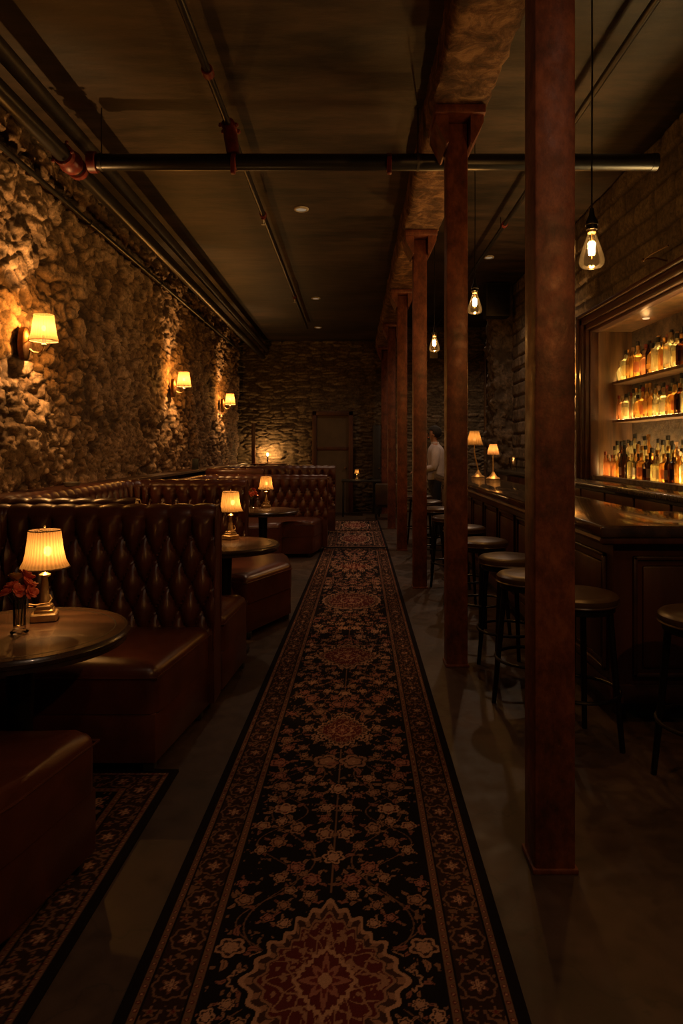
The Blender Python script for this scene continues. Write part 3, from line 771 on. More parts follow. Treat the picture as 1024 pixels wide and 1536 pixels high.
s4 = copy_tree(sc, (WR - .03, 8.2, 2.22), PI); s4['label'] = 'lit sconce on the block wall past the bottle cabinet, mostly behind the broad column'; s4['group'] = 'sconce on the bar wall'
# pendants
def make_pendant(drop, watts):
    t = thing('pendant_bulb', '', 'pendant light')
    obj('cord', T([(0, 0, .28), (.002, 0, drop * .5), (0, 0, drop - .02)], .0042, 6), M['black_metal'], t)
    obj('ceiling_rose', L([(.05, drop - .03), (.05, drop - .008), (.03, drop)], 20), M['black_metal'], t)
    obj('socket', L([(.021, .178), (.026, .182), (.026, .2), (.031, .205), (.031, .212), (.024, .23), (.014, .25), (.009, .285)], 20), M['black_metal'], t)
    obj('collar', L([(.017, .165), (.020, .168), (.020, .178), (.017, .18)], 20), M['brass'], t)
    gl = obj('bulb_glass', L([(.018, .172), (.022, .155), (.034, .12), (.046, .085), (.056, .05), (.060, .03), (.056, .012), (.046, .001), (.030, -.002), (.0, -.003)], 32, cap=False), M['bulb_glass'], t)
    f = bmesh.new()
    for k in range(8):
        a = 2*PI*k/8; a2 = a + PI/8
        tube(f, [(.010*math.cos(a), .010*math.sin(a), .125), (.015*math.cos(a), .015*math.sin(a), .075), (.011*math.cos(a2), .011*math.sin(a2), .060), (.016*math.cos(a2), .016*math.sin(a2), .118)], .0026, 5)
    obj('filament', f, M['filament'], gl)
    obj('filament_post', T([(0, 0, .165), (0, 0, .04)], .003, 6), M['brass'], gl)
    light('pendant_light', (0, 0, .09), watts, t, .018)
    return t
W_PD = 14
for i, (x, y, zz, lab) in enumerate([(1.15, 3.22, 2.322, 'large clear filament bulb hanging over the bar end, right of the broad column'),
                                (1.0, 5.5, 2.56, 'hanging filament bulb second from the camera, right of the second column'),
                                (.90, 7.42, 2.525, 'smallest hanging filament bulb, seen between the second and third columns'),
                                (1.1, .5, 2.3, 'added fill bulb hanging beside the camera, outside the frame')]):  # last bulb is added out of view to light the nearest column's front
    p = make_pendant(CR - zz, W_PD if y > 1 else 36); p.location = (x, y, zz); tag(p, lab, group='filament bulbs over the stools')
# candle lamp by the back wall, on its shelf
cs = thing('wall_shelf', 'narrow dark shelf on the back wall under the candle lamp', 'shelf', (-1.92, 15.0, 0))
obj('board', B(-.38, .42, -.16, .14, 1.075, 1.10, .004), M['wood_dark'], cs); obj('upright', B(-.36, -.28, -.1, -.04, 1.1, 2.0, .004), M['wood_dark'], cs)
for x in (-.3, .34): obj('bracket', B(x - .015, x + .015, -.1, .14, .93, 1.075, .003), M['black_metal'], cs)
cl = thing('candle_lamp', 'small bright candle lamp on the back wall shelf, left of the door', 'lamp', (-1.92, 14.92, 1.101))
obj('base', L([(.055, 0), (.055, .01), (.02, .025), (.014, .06), (.024, .075), (.024, .085)], 20), M['brass_old'], cl)
obj('candle', L([(.016, .085), (.016, .17)], 14), M['cream'], cl)
obj('flame', ball(bmesh.new(), (0, 0, .205), .022, 1, 1, 1.7), M['flame'], cl); light('candle_light', (0, .02, .21), 26, cl, .02)
# far lounge table with a little lamp
ft = thing('lounge_table', 'dark square table by the back wall, carrying a tiny lit lamp', 'table', (.16, 14.3, 0))
obj('table_top', B(-.42, .42, -.3, .3, .73, .77, .006), M['black_paint'], ft)
for x in (-.38, .38):
    for y in (-.26, .26): obj('leg', B(x-.02, x+.02, y-.02, y+.02, 0, .73, .003), M['black_paint'], ft)
l5 = copy_tree(lp, (.07, 14.3, .771), .4, scale=(.62, .62, .62)); l5['label'] = 'tiny lit lamp on the dark table by the back wall'; l5['group'] = 'small lamp by the back wall'
for c in l5.children:
    if c.type == 'LIGHT': c.data = c.data.copy(); c.data.energy = 1.0
bo = tag(obj('bowl', L([(.03, 0), (.06, .02), (.08, .06), (.074, .06), (.05, .02), (0, .012)], 20, (.34, 14.25, .771)), M['napkin']), 'small pale bowl on the dark table by the back wall', 'bowl')
for (x, y, lab) in ((-.76, 14.1, 'dark armchair left of the far lounge table'), (.56, 13.6, 'dark armchair in front of the far lounge table, beside the columns')):
    ch = thing('armchair', lab, 'armchair', (x + .12, y, 0), 0, 'dark armchairs at the far table')
    obj('seat', B(-.22, .22, -.22, .22, .25, .44, .03, 3), M['leather_black'], ch); obj('backrest', B(-.24, .24, -.28, -.19, .3, .74, .03, 3), M['leather_black'], ch)
    for q in (-.22, .22): obj('leg', B(q-.02, q+.02, -.2, -.16, .0, .25), M['black_paint'], ch); obj('leg', B(q-.02, q+.02, .16, .2, .0, .25), M['black_paint'], ch)
cb = thing('tall_cabinet', 'narrow tall black cabinet against the back wall, seen left of the columns', 'cabinet', (.515, 14.9, 0))
obj('carcass', B(-.085, .085, -.18, .16, 0, 1.95, .006), M['black_paint'], cb)
for x in (0,):
    dd = obj('door', B(x-.08, x+.08, -.2, -.182, .1, 1.9, .004), M['black_paint'], cb); obj('knob', ball(bmesh.new(), (.05, -.212, 1.0), .015, seg=8), M['brass_old'], dd)

# ------------------------------------------------------------------ vases
def make_vase(label, loc, n=6, seed=1):
    rs = random.Random(seed)
    t = thing('flower_vase', label, 'vase', loc, 0, 'glass vases with red flowers')
    obj('glass', L([(.0, .002), (.03, .003), (.032, .008), (.022, .016), (.0215, .03), (.022, .10), (.024, .122), (.0225, .122), (.0205, .10), (.020, .03), (.0, .026)], 28, cap=False), M['clear_glass'], t)
    obj('water', L([(.0, .027), (.0195, .030), (.020, .075), (.0, .075)], 20, cap=False), M['clear_glass'], t)
    sp = [(-.030, .0, .168), (.002, -.016, .158), (.032, .0, .176), (-.014, .008, .198), (.014, .012, .205), (-.044, -.008, .146), (.040, -.012, .150)][:n]
    for i, (x, y, z) in enumerate(sp):
        st = obj('stem', T([(x * .2, y * .2, .03), (x * .4, y * .4, .11), (x, y, z)], .0016, 5), M['stem'], t)
        tl = Matrix.Rotation(rs.uniform(.3, 1.1), 4, Vector((-y - rs.uniform(.0, .02), x + .001, 0)).normalized()); bm = bmesh.new(); m = M['petal_pale'] if i == 3 else M['petal']
        for ring, (k, tilt, ln0) in enumerate(((6, 1.15, .017), (5, .65, .014), (3, .25, .010))):
            for j in range(k):
                a = 2*PI*j/k + ring * .5 + rs.random() * .3
                R = tl @ Matrix.Rotation(a, 4, 'Z') @ Matrix.Rotation(tilt + rs.uniform(-.25, .25), 4, 'Y'); ln = ln0 * rs.uniform(1., 1.35)
                ball(bm, Vector((x, y, z)) + R.to_3x3() @ Vector((0, 0, ln * .7)), ln, .62, .30 if False else .75, .9 if ring else 1.0, 8, R @ Matrix.Diagonal((.35, 1, 1, 1)))
        obj('blossom', bm, m, st)
    return t
make_vase('clear glass vase of red flowers beside the nearest table lamp', (-1.222, 2.44, .771), 7, 1)
make_vase('vase of red flowers beside the lamp on the third booth table', (-1.14, 7.50, .771), 7, 2)
gt = tag(obj('tumbler', L([(0, .003), (.026, .003), (.03, .09), (.028, .09), (.024, .008), (0, .008)], 20, (-1.03, 4.86, .771), cap=False), M['clear_glass']), 'small clear glass beside the lamp on the second booth table', 'glass')
# small items on the ledge
tray = tag(obj('ashtray', L([(.045, 0), (.06, .006), (.066, .035), (.06, .035), (.05, .012), (0, .010)], 28, (-2.30, 5.45, 1.136)), M['napkin']), 'round grey ashtray on the ledge above the second booth, against the rubble wall', 'ashtray')
mh = thing('menu_holder', 'small black menu holder standing on the ledge above the third booth', 'menu holder', (-2.30, 9.7, 1.136))
obj('stand', B(-.05, .05, -.02, .02, 0, .015), M['black_paint'], mh); obj('card', B(-.045, .045, -.006, .006, .015, .16, .002), M['black_paint'], mh)

# ------------------------------------------------------------------ pipes
PZ, PY, XA = 3.492, 4.765, -2.02
def ypipe(name, label, x, z, y0, y1, r, m, cat='pipe'):
    t = thing(name, label, cat); obj('tube', T([(x, y0, z), (x, (y0+y1)/2, z), (x, y1, z)], r, 16), m, t); return t
def xring(bm, x, y, z, r, w, axis, seg=16):
    d = Vector((w, 0, 0)) if axis == 'x' else Vector((0, w, 0))
    p = Vector((x, y, z)); tube(bm, [p - d / 2, p - d * .45, p + d * .45, p + d / 2], [r * .93, r, r, r * .93], seg)
pA = ypipe('ceiling_pipe', 'thick black pipe running along the left wall, below its grey twin', XA, PZ, -.5, 14.9, .056, M['pipe'])
bm = bmesh.new(); ball(bm, (XA, PY, PZ), .085, 1, 1.1, 1)
xring(bm, XA, PY-.12, PZ, .074, .05, 'y'); xring(bm, XA, PY+.12, PZ, .074, .05, 'y'); xring(bm, -1.86, PY, PZ, .074, .06, 'x')
for a in range(6): ball(bm, (XA + .078*math.cos(a), 4.6, PZ + .078*math.sin(a)), .014, seg=8)
obj('red_tee', bm, M['red_fit'], pA)
ypipe('ceiling_pipe', 'thick grey pipe under the ceiling at the left, above the black pipe', -1.96, 3.665, -.5, 15.0, .052, M['pipe_grey'])
pC = ypipe('wall_conduit', 'thin black conduit running along the top of the rubble wall', WL + .085, 3.475, -.5, 14.2, .020, M['pipe'])
for y in (6.0, 8.2, 10.6):
    bm = bmesh.new(); xring(bm, WL + .085, y, 3.475, .028, .05, 'y'); obj('coupling', bm, M['pipe'], pC)
pX = thing('cross_pipe', 'thick black pipe crossing the whole room below the ceiling', 'pipe')
obj('tube', T([(-1.84, PY, PZ), (0, PY, PZ), (2.13, PY, PZ)], .058, 18), M['pipe'], pX)
obj('end_cap', T([(2.125, PY, PZ), (2.165, PY, PZ)], .062, 18), M['pipe'], pX)
for x, w in ((.253, .035), (-.85, .035)):
    bm = bmesh.new(); xring(bm, x, PY, PZ, .063, w, 'x'); box(bm, x - .016, x + .016, PY-.08, PY-.04, PZ-.107, PZ+.013, .006); obj('clamp', bm, M['red_fit'], pX)
for x in (-1.80, .46):
    bm = bmesh.new(); xring(bm, x, PY, PZ, .0615, .02, 'x'); tube(bm, [(x, PY, 3.54), (x, PY, CZ)], .005, 6); obj('hanger', bm, M['pipe_grey'], pX)
pS = ypipe('sprinkler_pipe', 'slim sprinkler pipe under the ceiling above the booths', -.90, 3.775, -.5, 12.9, .024, M['pipe'])
def spr(x, y, z):
    bm = bmesh.new(); xring(bm, x, y, z, .034, .06, 'y'); tube(bm, [(x, y, z), (x, y, z - .05)], .02, 10); obj('fitting', bm, M['red_fit'], pS)
    bm = bmesh.new(); lathe(bm, [(.012, -.10), (.02, -.098), (.008, -.085), (.010, -.05)], 12, (x, y, z)); obj('sprinkler_head', bm, M['cream'], pS)
bm = bmesh.new(); xring(bm, -.9, 4.12, 3.775, .036, .07, 'y'); obj('coupling', bm, M['red_fit'], pS)
bm = bmesh.new(); xring(bm, -.9, 4.84, 3.775, .05, .12, 'y'); tube(bm, [(-.9, 4.8, 3.775), (-.88, 4.78, 3.68), (-.86, PY, 3.55)], [.04, .05, .045], 12)
for a in (-1, 1):
    for b in (4.8, 4.9): ball(bm, (-.9 + a * .055, b, 3.775), .018, seg=8)
obj('riser_tee', bm, M['red_fit'], pS)
spr(-.9, 6.65, 3.775); spr(-.9, 10.2, 3.775)
pD = ypipe('sprinkler_pipe', 'slim black pipe running above the bar, right of the columns', 1.755, 4.05, -.5, 14.9, .026, M['pipe'])
for y in (3.6, 7.75): bm = bmesh.new(); xring(bm, 1.755, y, 4.05, .036, .07, 'y'); obj('coupling', bm, M['red_fit'], pD); obj('hanger', T([(1.755, y+.2, 4.05), (1.755, y+.2, CR)], .005, 6), M['pipe_grey'], pD)
def downlight(x, y, z, watts, lab, disc=True):
    t = thing('ceiling_downlight', lab, 'ceiling light', (x, y, z), 0, 'round ceiling downlights')
    obj('trim_ring', L([(.052, -.012), (.06, -.018), (.074, -.012), (.076, 0)], 28, cap=False), M['cream'], t)
    obj('lens', L([(.0, -.008), (.054, -.008)], 28, cap=False), M['lens'], t)
    l = bpy.data.lights.new('downlight_beam', 'SPOT'); l.energy = watts; l.color = (1, .64, .40); l.spot_size = 2.5; l.spot_blend = 1.0; l.shadow_soft_size = .05
    link(bpy.data.objects.new('downlight_beam', l), t).location = (0, 0, -.03)
M['lens'] = glow('downlight_lens', (1, .7, .42), .25, False)
W_DL = 50
for x, y, k, lab in ((-.53, 6.77, 1, 'pale round ceiling downlight nearest the camera, by the sprinkler pipe'), (-.61, 10.8, .8, 'middle one of the pale round ceiling downlights'), (-.71, 13.4, .6, 'farthest pale round ceiling downlight, near the back wall'),
    (-.5, 1.9, .33, 'added fill downlight above the nearest booth, over the top of the frame'), (-.5, -.4, .12, 'added fill downlight over the aisle behind the camera')): downlight(x, y, CZ, W_DL * k, lab)  # these two are added out of view to light the booth back and rug
downlight(1.95, 9.6, CR, 120, 'added fill downlight over the far stretch of the bar, behind the columns')  # added fill light, brightens the stone pier and the bartender
downlight(2.35, 13.0, CR, 170, 'added fill downlight over the alcove beyond the stone pier')  # added fill light for the dark alcove and back wall
downlight(1.35, .3, CR, 45, 'added fill downlight over the bar side, nearest the camera and out of frame')  # added out of view to light the near column, stools and floor

# ------------------------------------------------------------------ bar
BX, BY = 1.27, 3.42
bar = thing('bar_counter', 'long dark wood bar counter with panelled front and polished dark top', 'bar', (0, 0, 0))
fx, ey = 1.375, 3.53                              # faces of the body
obj('body', prism(bmesh.new(), [(fx, ey), (fx, 10.42), (1.80, 10.42), (1.80, 4.14), (2.45, 4.14), (2.45, ey)], .10, .985, .004, 1), M['wood_dark'], bar, False)
obj('toe_kick', prism(bmesh.new(), [(fx + .05, ey + .05), (fx + .05, 10.38), (1.78, 10.38), (1.78, 4.1), (2.42, 4.1), (2.42, ey + .05)], 0, .10), M['black_paint'], bar, False)
ct = prism(bmesh.new(), [(BX, BY), (BX, 10.5), (1.86, 10.5), (1.86, 4.2), (2.5, 4.2), (2.5, BY)], .985, 1.05, .016, 4)
obj('counter_top', ct, M['bartop'], bar, True, 40)
ed = bmesh.new()
tube(ed, [(BX + .02, 10.48, .972), (BX + .02, BY + .02, .972), (2.48, BY + .02, .972)], .022, 8); obj('under_moulding', ed, M['wood_dark'], bar)
def panel(axis, a0, a1, z0, z1, face):
    f, p = bmesh.new(), bmesh.new()
    def bx(bm, u0, u1, w0, w1, d0, d1, bev):
        if axis == 'y': box(bm, face - d1, face - d0, u0, u1, w0, w1, bev)
        else: box(bm, u0, u1, face - d1, face - d0, w0, w1, bev)
    w = .022
    for u0, u1, w0, w1 in ((a0, a0 + w, z0, z1), (a1 - w, a1, z0, z1), (a0, a1, z0, z0 + w), (a0, a1, z1 - w, z1)): bx(f, u0, u1, w0, w1, .0005, .022, .006)
    bx(p, a0 + w + .03, a1 - w - .03, z0 + w + .03, z1 - w - .03, .0005, .014, .012)
    o = obj('panel_frame', f, M['wood_frame'], bar); obj('raised_panel', p, M['wood_dark'], o)
n = 10
for i in range(n):
    y0 = ey + .09 + i * (10.4 - ey - .09) / n; panel('y', y0, y0 + (10.4 - ey - .09) / n - .09, .24, .88, fx)
panel('x', fx + .10, fx + .66, .24, .88, ey); panel('x', fx + .70, fx + 1.04, .24, .88, ey)
bt = bmesh.new(); box(bt, fx - .014, fx, ey, 10.42, .10, .20, .005); box(bt, fx, 2.45, ey - .014, ey, .10, .20, .005); obj('base_moulding', bt, M['wood_frame'], bar)
# back counter
bc = thing('back_counter', 'low dark counter with speckled stone top under the bottle cabinet', 'counter', (0, 0, 0))
obj('stone_top', B(2.36, 2.715, 4.3, 11.2, 1.05, 1.10, .012, 3), M['granite'], bc)
obj('carcass', B(2.42, 2.70, 4.34, 11.16, .08, 1.05), M['black_paint'], bc, False)
for i in range(10):
    y0 = 4.4 + i * .67; dr = obj('drawer', B(2.40, 2.4195, y0, y0 + .62, .78, 1.02, .005), M['wood_dark'], bc)
    obj('pull', B(2.375, 2.40, y0 + .18, y0 + .44, .90, .925, .006), M['brass_old'], dr)
    dr = obj('door', B(2.40, 2.4195, y0, y0 + .62, .12, .76, .005), M['wood_dark'], bc)
# niche cabinet
nb = thing('bottle_cabinet', 'recessed bar cabinet in a moulded wood frame, filled with lit bottles', 'cabinet', (0, 0, 0))
XB = 3.12
obj('stone_back', B(XB, XB + .05, NY0, NY1, NZ0, NZ1), M['niche_stone'], nb, False)
obj('side_panel', B(2.70, XB, NY1 - .03, NY1, NZ0, NZ1), M['wood_niche'], nb, False); obj('side_panel', B(2.70, XB, NY0, NY0 + .03, NZ0, NZ1), M['wood_niche'], nb, False)
obj('top_panel', B(2.70, XB, NY0, NY1, NZ1 - .03, NZ1), M['wood_niche'], nb, False); obj('sill', B(2.69, XB, NY0, NY1, NZ0 - .04, NZ0, .004), M['wood_frame'], nb, False)
fr = bmesh.new()
for k, (w0, w1, dep) in enumerate(((-.035, .0, .035), (.0, .06, .07), (.06, .135, .10), (.135, .175, .13))):
    x1, x0 = 2.745, 2.685 - dep
    box(fr, x0, x1, NY0 - w1, NY1 + w1, NZ1 + w0, NZ1 + w1, .008); box(fr, x0, x1, NY1 + w0, NY1 + w1, 1.102, NZ1 + w1, .008); box(fr, x0, x1, NY0 - w1, NY0 - w0, 1.102, NZ1 + w1, .008)
obj('moulded_frame', fr, M['wood_frame'], nb)
SH = [(2.19, 2.90), (1.76, 2.90)]
for z, x in SH:
    s_ = obj('shelf', B(x, XB, NY0 + .03, NY1 - .03, z - .03, z, .004), M['wood_niche'], nb, False)
    obj('light_strip', B(x + .03, XB - .03, NY0 + .06, NY1 - .06, z + .0003, z + .002), M['led'], s_, False)
rs_ = obj('riser', B(2.93, XB, NY0 + .03, NY1 - .03, NZ0, NZ0 + .06, .004), M['wood_frame'], nb, False)
obj('light_strip', B(2.95, XB - .02, NY0 + .06, NY1 - .06, NZ0 + .0603, NZ0 + .062), M['led_sill'], rs_, False)
obj('light_strip', B(2.84, 2.90, NY0 + .06, NY1 - .1, NZ0 + .0003, NZ0 + .002), M['led_sill'], nb, False)
obj('light_strip', B(2.927, 2.9298, NY0 + .06, NY1 - .06, NZ0 + .008, NZ0 + .05), M['led_sill'], rs_, False)
for y in (5.35, 6.68):
    dl = obj('downlight', L([(.03, 2.742), (.035, 2.75)], 16, (2.93, y, 0)), M['lens_bright'], nb); light('cabinet_light', (2.93, y, 2.66), .8, nb, .03)
# bottles -----------------------------------------------------------
PROF = {
 'round':   [(.030, 0), (.037, .004), (.037, .150), (.033, .172), (.018, .195), (.013, .205), (.013, .245)],
 'tall':    [(.028, 0), (.034, .004), (.034, .185), (.028, .205), (.016, .225), (.013, .235), (.013, .28)],
 'square':  [(.036, 0), (.041, .004), (.041, .150), (.037, .165), (.018, .180), (.014, .186), (.014, .225)],
 'flask':   [(.036, 0), (.043, .004), (.045, .09), (.041, .14), (.022, .165), (.013, .172), (.013, .21)],
 'decanter':[(.045, 0), (.050, .006), (.050, .085), (.036, .12), (.016, .135), (.014, .14), (.017, .175)],
 'slim':    [(.022, 0), (.026, .004), (.026, .17), (.016, .2), (.012, .21), (.012, .25)]}
def make_bottle(kind, gi, ci, li):
    t = thing('bottle', '', 'bottle'); pr = PROF[kind]; pw = 7 if kind in ('square',) else None; sy = 1
    bm = bmesh.new(); lathe(bm, pr, 28 if pw else 20, power=pw); 
    g = obj('glass', bm, GL[gi], t)
    rt, zt = pr[-1]
    obj('cap', L([(rt + .003, zt - .012), (rt + .004, zt - .008), (rt + .004, zt + .022), (rt + .001, zt + .026)], 14), CP[ci], t)
    if li is not None:
        r, zl0, zl1 = pr[1][0] + .0012, .03, pr[2][1] * .78
        if kind == 'flask': r += .003
        bm = bmesh.new(); c = []
        for k in range(15):
            a = -PI * .75 + (k / 14 - .5) * (1.5 if pw else 2.3); kk = 1
            if pw: kk = (abs(math.cos(a)) ** pw + abs(math.sin(a)) ** pw) ** (-1 / pw)
            c.append((r * kk * math.cos(a), r * kk * math.sin(a)))
        lo = [bm.verts.new((x, y, zl0)) for x, y in c]; hi = [bm.verts.new((x, y, zl1)) for x, y in c]
        for k in range(14): bm.faces.new((lo[k], lo[k+1], hi[k+1], hi[k]))
        obj('label', bm, LB[li], t)
    return t
KINDS = [('square', 1, 0, 0), ('round', 0, 1, None), ('tall', 1, 0, None), ('square', 0, 2, 3), ('decanter', 1, 2, None), ('flask', 0, 0, 0), ('slim', 4, 3, None),
         ('round', 2, 0, 1), ('tall', 2, 0, None), ('square', 1, 1, 1), ('tall', 0, 2, 0), ('round', 1, 2, None), ('slim', 1, 0, None), ('flask', 4, 1, None), ('square', 2, 2, 2)]
GN = ['amber', 'golden', 'near-black', 'dark-green', 'rose']; CN = ['black cap', 'cork', 'gold cap', 'red cap']; LN = ['cream label', 'white label', 'dark label', 'pink label']
SHN = {'round': 'round', 'tall': 'tall', 'square': 'square', 'flask': 'flask-shaped', 'decanter': 'squat decanter', 'slim': 'slim'}
PROTO = {}
ORD = 'first second third fourth fifth sixth seventh eighth ninth tenth eleventh twelfth thirteenth fourteenth fifteenth sixteenth seventeenth eighteenth nineteenth twentieth twenty-first twenty-second twenty-third twenty-fourth twenty-fifth twenty-sixth'.split()
rb = random.Random(21)
def row(where, x, y_far, y_near, z, seq, hs, jit=.012, grp=''):
    y = y_far; i = 0
    while y > y_near:
        k = seq[i % len(seq)]; kind, gi, ci, li = KINDS[k]
        s = hs * rb.uniform(.9, 1.12); hw = PROF[kind][2][0] * 1.12
        y -= hw * s
        new = k not in PROTO
        if new: PROTO[k] = make_bottle(*KINDS[k])
        b = PROTO[k] if new else copy_tree(PROTO[k])
        b.location = (x + rb.uniform(-jit, jit), y, z + .0024); b.rotation_euler = (0, 0, rb.uniform(-.25, .25)); b.scale = (s * .97, s * .97, s * rb.uniform(1., 1.1))
        b['label'] = f"{SHN[kind]} {GN[gi]} bottle, {CN[ci]}{', ' + LN[li] if li is not None else ''}, {ORD[i]} from far end, {where}"
        b['group'] = grp
        y -= hw * s + rb.uniform(.004, .022); i += 1
        if i >= len(ORD): break
row('front of top shelf', 2.955, 7.43, 5.75, 2.19, [4, 0, 10, 1, 3, 13, 8, 5, 0, 3, 9, 0, 14, 1, 9, 5, 11, 0], 1.13, grp='bottles at the front of the top shelf')
row('back of top shelf', 3.05, 7.2, 5.75, 2.19, [2, 12, 6, 11, 2, 10, 12, 6, 2, 1, 8], 1.15, grp='bottles at the back of the top shelf')
row('front of middle shelf', 2.955, 7.44, 5.75, 1.76, [6, 13, 0, 6, 2, 5, 3, 10, 1, 11, 0, 9, 5, 3, 14, 0, 1, 10, 13], 1.0, grp='bottles at the front of the middle shelf')
row('back of middle shelf', 3.05, 7.4, 5.75, 1.76, [12, 2, 11, 2, 6, 12, 10, 2, 1, 12, 6, 2], 1.08, grp='bottles at the back of the middle shelf')
row('front row on sill', 2.78, 7.40, 5.6, NZ0, [6, 13, 6, 13, 1, 7, 8, 14, 9, 7, 3, 14, 7, 9, 9, 3, 7, 14, 1, 0], .92, grp='bottles in the front row on the sill')
row('second row on sill', 2.87, 7.38, 5.6, NZ0, [12, 2, 8, 4, 2, 7, 10, 11, 2, 5, 14, 2, 11, 12, 1], 1.12, grp='bottles in the second row on the sill')
row('raised back row', 3.01, 7.42, 5.75, NZ0 + .06, [12, 2, 11, 2, 12, 2, 10, 4, 2, 11, 2, 12, 1], 1.12, grp='bottles in the raised back row')
# bar top lamps
def bar_lamp(label, loc, h, lean, m):
    t = thing('bar_lamp', label, 'lamp', loc, 0, 'brass lamps on the bar')
    obj('base', L([(.085, 0), (.088, .008), (.075, .02), (.05, .032), (.035, .055), (.022, .075), (.014, .095)], 28, wave=(8, .05)), M['brass'], t)
    hs = h * .68
    obj('stem', T([(0, 0, .085), (lean * .2, 0, hs * .35), (lean * .75, 0, hs * .62), (lean, 0, hs * .8), (lean, 0, hs + .03)], [.012, .009, .011, .008, .006], 10), M['brass'], t)
    sh = shade('lamp_shade', [(h*.10, h), (h*.115, h*.93), (h*.145, h*.82), (h*.178, h*.70)], m, t, 96, 24, .012, (lean, 0, 0))
    obj('rim', T(circ(lean, 0, h*.70, h*.176, 32), .003, 6, True), M['brass_old'], sh)
    obj('bulb', ball(bmesh.new(), (lean, 0, h*.82), .02), M['bulb_dim'], t); light('lamp_light', (lean, 0, h*.84), 5.0, t, .02)
bar_lamp('taller lamp with leaning brass stem on the bar top beside the second column', (1.70, 9.1, 1.0508), .63, -.05, M['shade'])
bar_lamp('shorter lamp with tan shade on the bar top, right of the leaning lamp', (1.79, 8.55, 1.0508), .45, 0, M['shade_dim'])
# glasses on the back counter
for i, (y, lab) in enumerate(((7.95, 'faceted glass vase on the back counter beside the cabinet frame'), (10.6, 'glass on the far end of the back counter'))):
    tag(obj('glass_vase', L([(0, .004), (.05, .004), (.062, .10), (.075, .2), (.07, .2), (.056, .1), (.045, .012), (0, .012)], 12, (2.54, y, 1.101), cap=False), M['clear_glass'], None, False), lab, 'glass', 'glasses on the back counter')
pt = thing('picture_light', 'thin brass picture light arm above the bottle cabinet frame', 'lamp', (0, 0, 0))
obj('arm', T([(2.72, 5.75, 3.06), (2.6, 5.75, 3.09), (2.52, 5.78, 3.085), (2.50, 5.6, 3.08), (2.50, 5.3, 3.06)], .007, 8), M['brass_old'], pt)
obj('tip', ball(bmesh.new(), (2.52, 5.8, 3.085), .016, seg=10), M['brass_old'], pt)
# speaker on the pier, box on the back wall, conduit
sp = thing('loudspeaker', 'black loudspeaker box hung under the ceiling on the stone pier', 'speaker', (0, 0, 0))
obj('cabinet', B(2.18, 2.58, 10.95, 11.25, 3.62, 4.16, .01), M['black_paint'], sp); obj('grille', B(2.20, 2.56, 10.94, 10.951, 3.64, 4.14, .003), M['black_metal'], sp)
obj('mount', B(2.33, 2.43, 11.05, 11.15, 4.16, CR), M['black_metal'], sp)
wb = tag(obj('junction_box', B(1.73, 1.90, 15.04, 15.19, 3.48, 3.71, .008), M['cream']), 'small pale box high on the back wall, under the smallest hanging bulb', 'box')
cd = thing('wall_conduit', 'pale vertical conduit with a slanting branch on the back wall beside the pier', 'pipe', (0, 0, 0))
obj('riser', T([(2.98, 15.06, 0), (2.98, 15.06, 2), (2.98, 15.06, 3.75)], .035, 10), M['wood_niche'], cd); obj('branch', T([(2.5, 15.06, 3.38), (2.98, 15.06, 3.64)], .03, 10), M['wood_niche'], cd)

# ------------------------------------------------------------------ stools
def make_stool():
    t = thing('bar_stool', '', 'bar stool')
    H = .745
    st = obj('seat', L([(.0, H - .052), (.17, H - .052), (.186, H - .044), (.192, H - .030), (.190, H - .014), (.178, H - .003), (.15, H + .004), (.0, H + .010)], 40, cap=False), M['leather_black'], t)
    obj('piping', T(circ(0, 0, H - .044, .187, 40), .006, 6, True), M['leather_black'], st)
    obj('seat_ring', L([(.0, H - .085), (.165, H - .085), (.172, H - .08), (.172, H - .0525), (.0, H - .0525)], 36, cap=False), M['black_metal'], t)
    for k in range(4):
        a = PI / 4 + k * PI / 2; c, s = math.cos(a), math.sin(a)
        obj('leg', T([(.145 * c, .145 * s, H - .07), (.17 * c, .17 * s, H * .5), (.205 * c, .205 * s, .0)], [.016, .016, .013], 8), M['black_metal'], t)
    obj('foot_ring', T(circ(0, 0, .27, .195, 40), .009, 8, True), M['black_metal'], t)
    return t
st0 = make_stool()
STOOLS = [(1.10, 3.27, .3, 'black leather bar stool beside the bar end, mostly behind the broad column'), (1.0, 3.76, .6, 'round leather bar stool just left of the broad column, frontmost of the visible row'),
          (1.01, 4.36, .2, 'round leather bar stool second in the row left of the broad column'), (1.0, 5.15, .5, 'round leather bar stool third in the row, just right of the second column'),
          (1.0, 6.02, .1, 'bar stool in the row half hidden by the second column'), (1.0, 6.9, .4, 'bar stool seen between the second and third columns, nearer of the three there'),
          (1.0, 7.92, .3, 'bar stool seen between the second and third columns, middle of the three there'), (1.0, 8.95, .5, 'bar stool seen between the second and third columns, farthest of the three there'),
          (.98, 9.9, .2, 'farthest bar stool, half hidden by the third column'), (1.51, 2.86, .25, 'bar stool cut by the right edge of the frame, before the bar end panel')]
for i, (x, y, a, lab) in enumerate(STOOLS):
    s_ = st0 if i == 0 else copy_tree(st0)
    s_.location = (x, y, 0); s_.rotation_euler = (0, 0, a); s_['label'] = lab; s_['group'] = 'round bar stools along the bar'

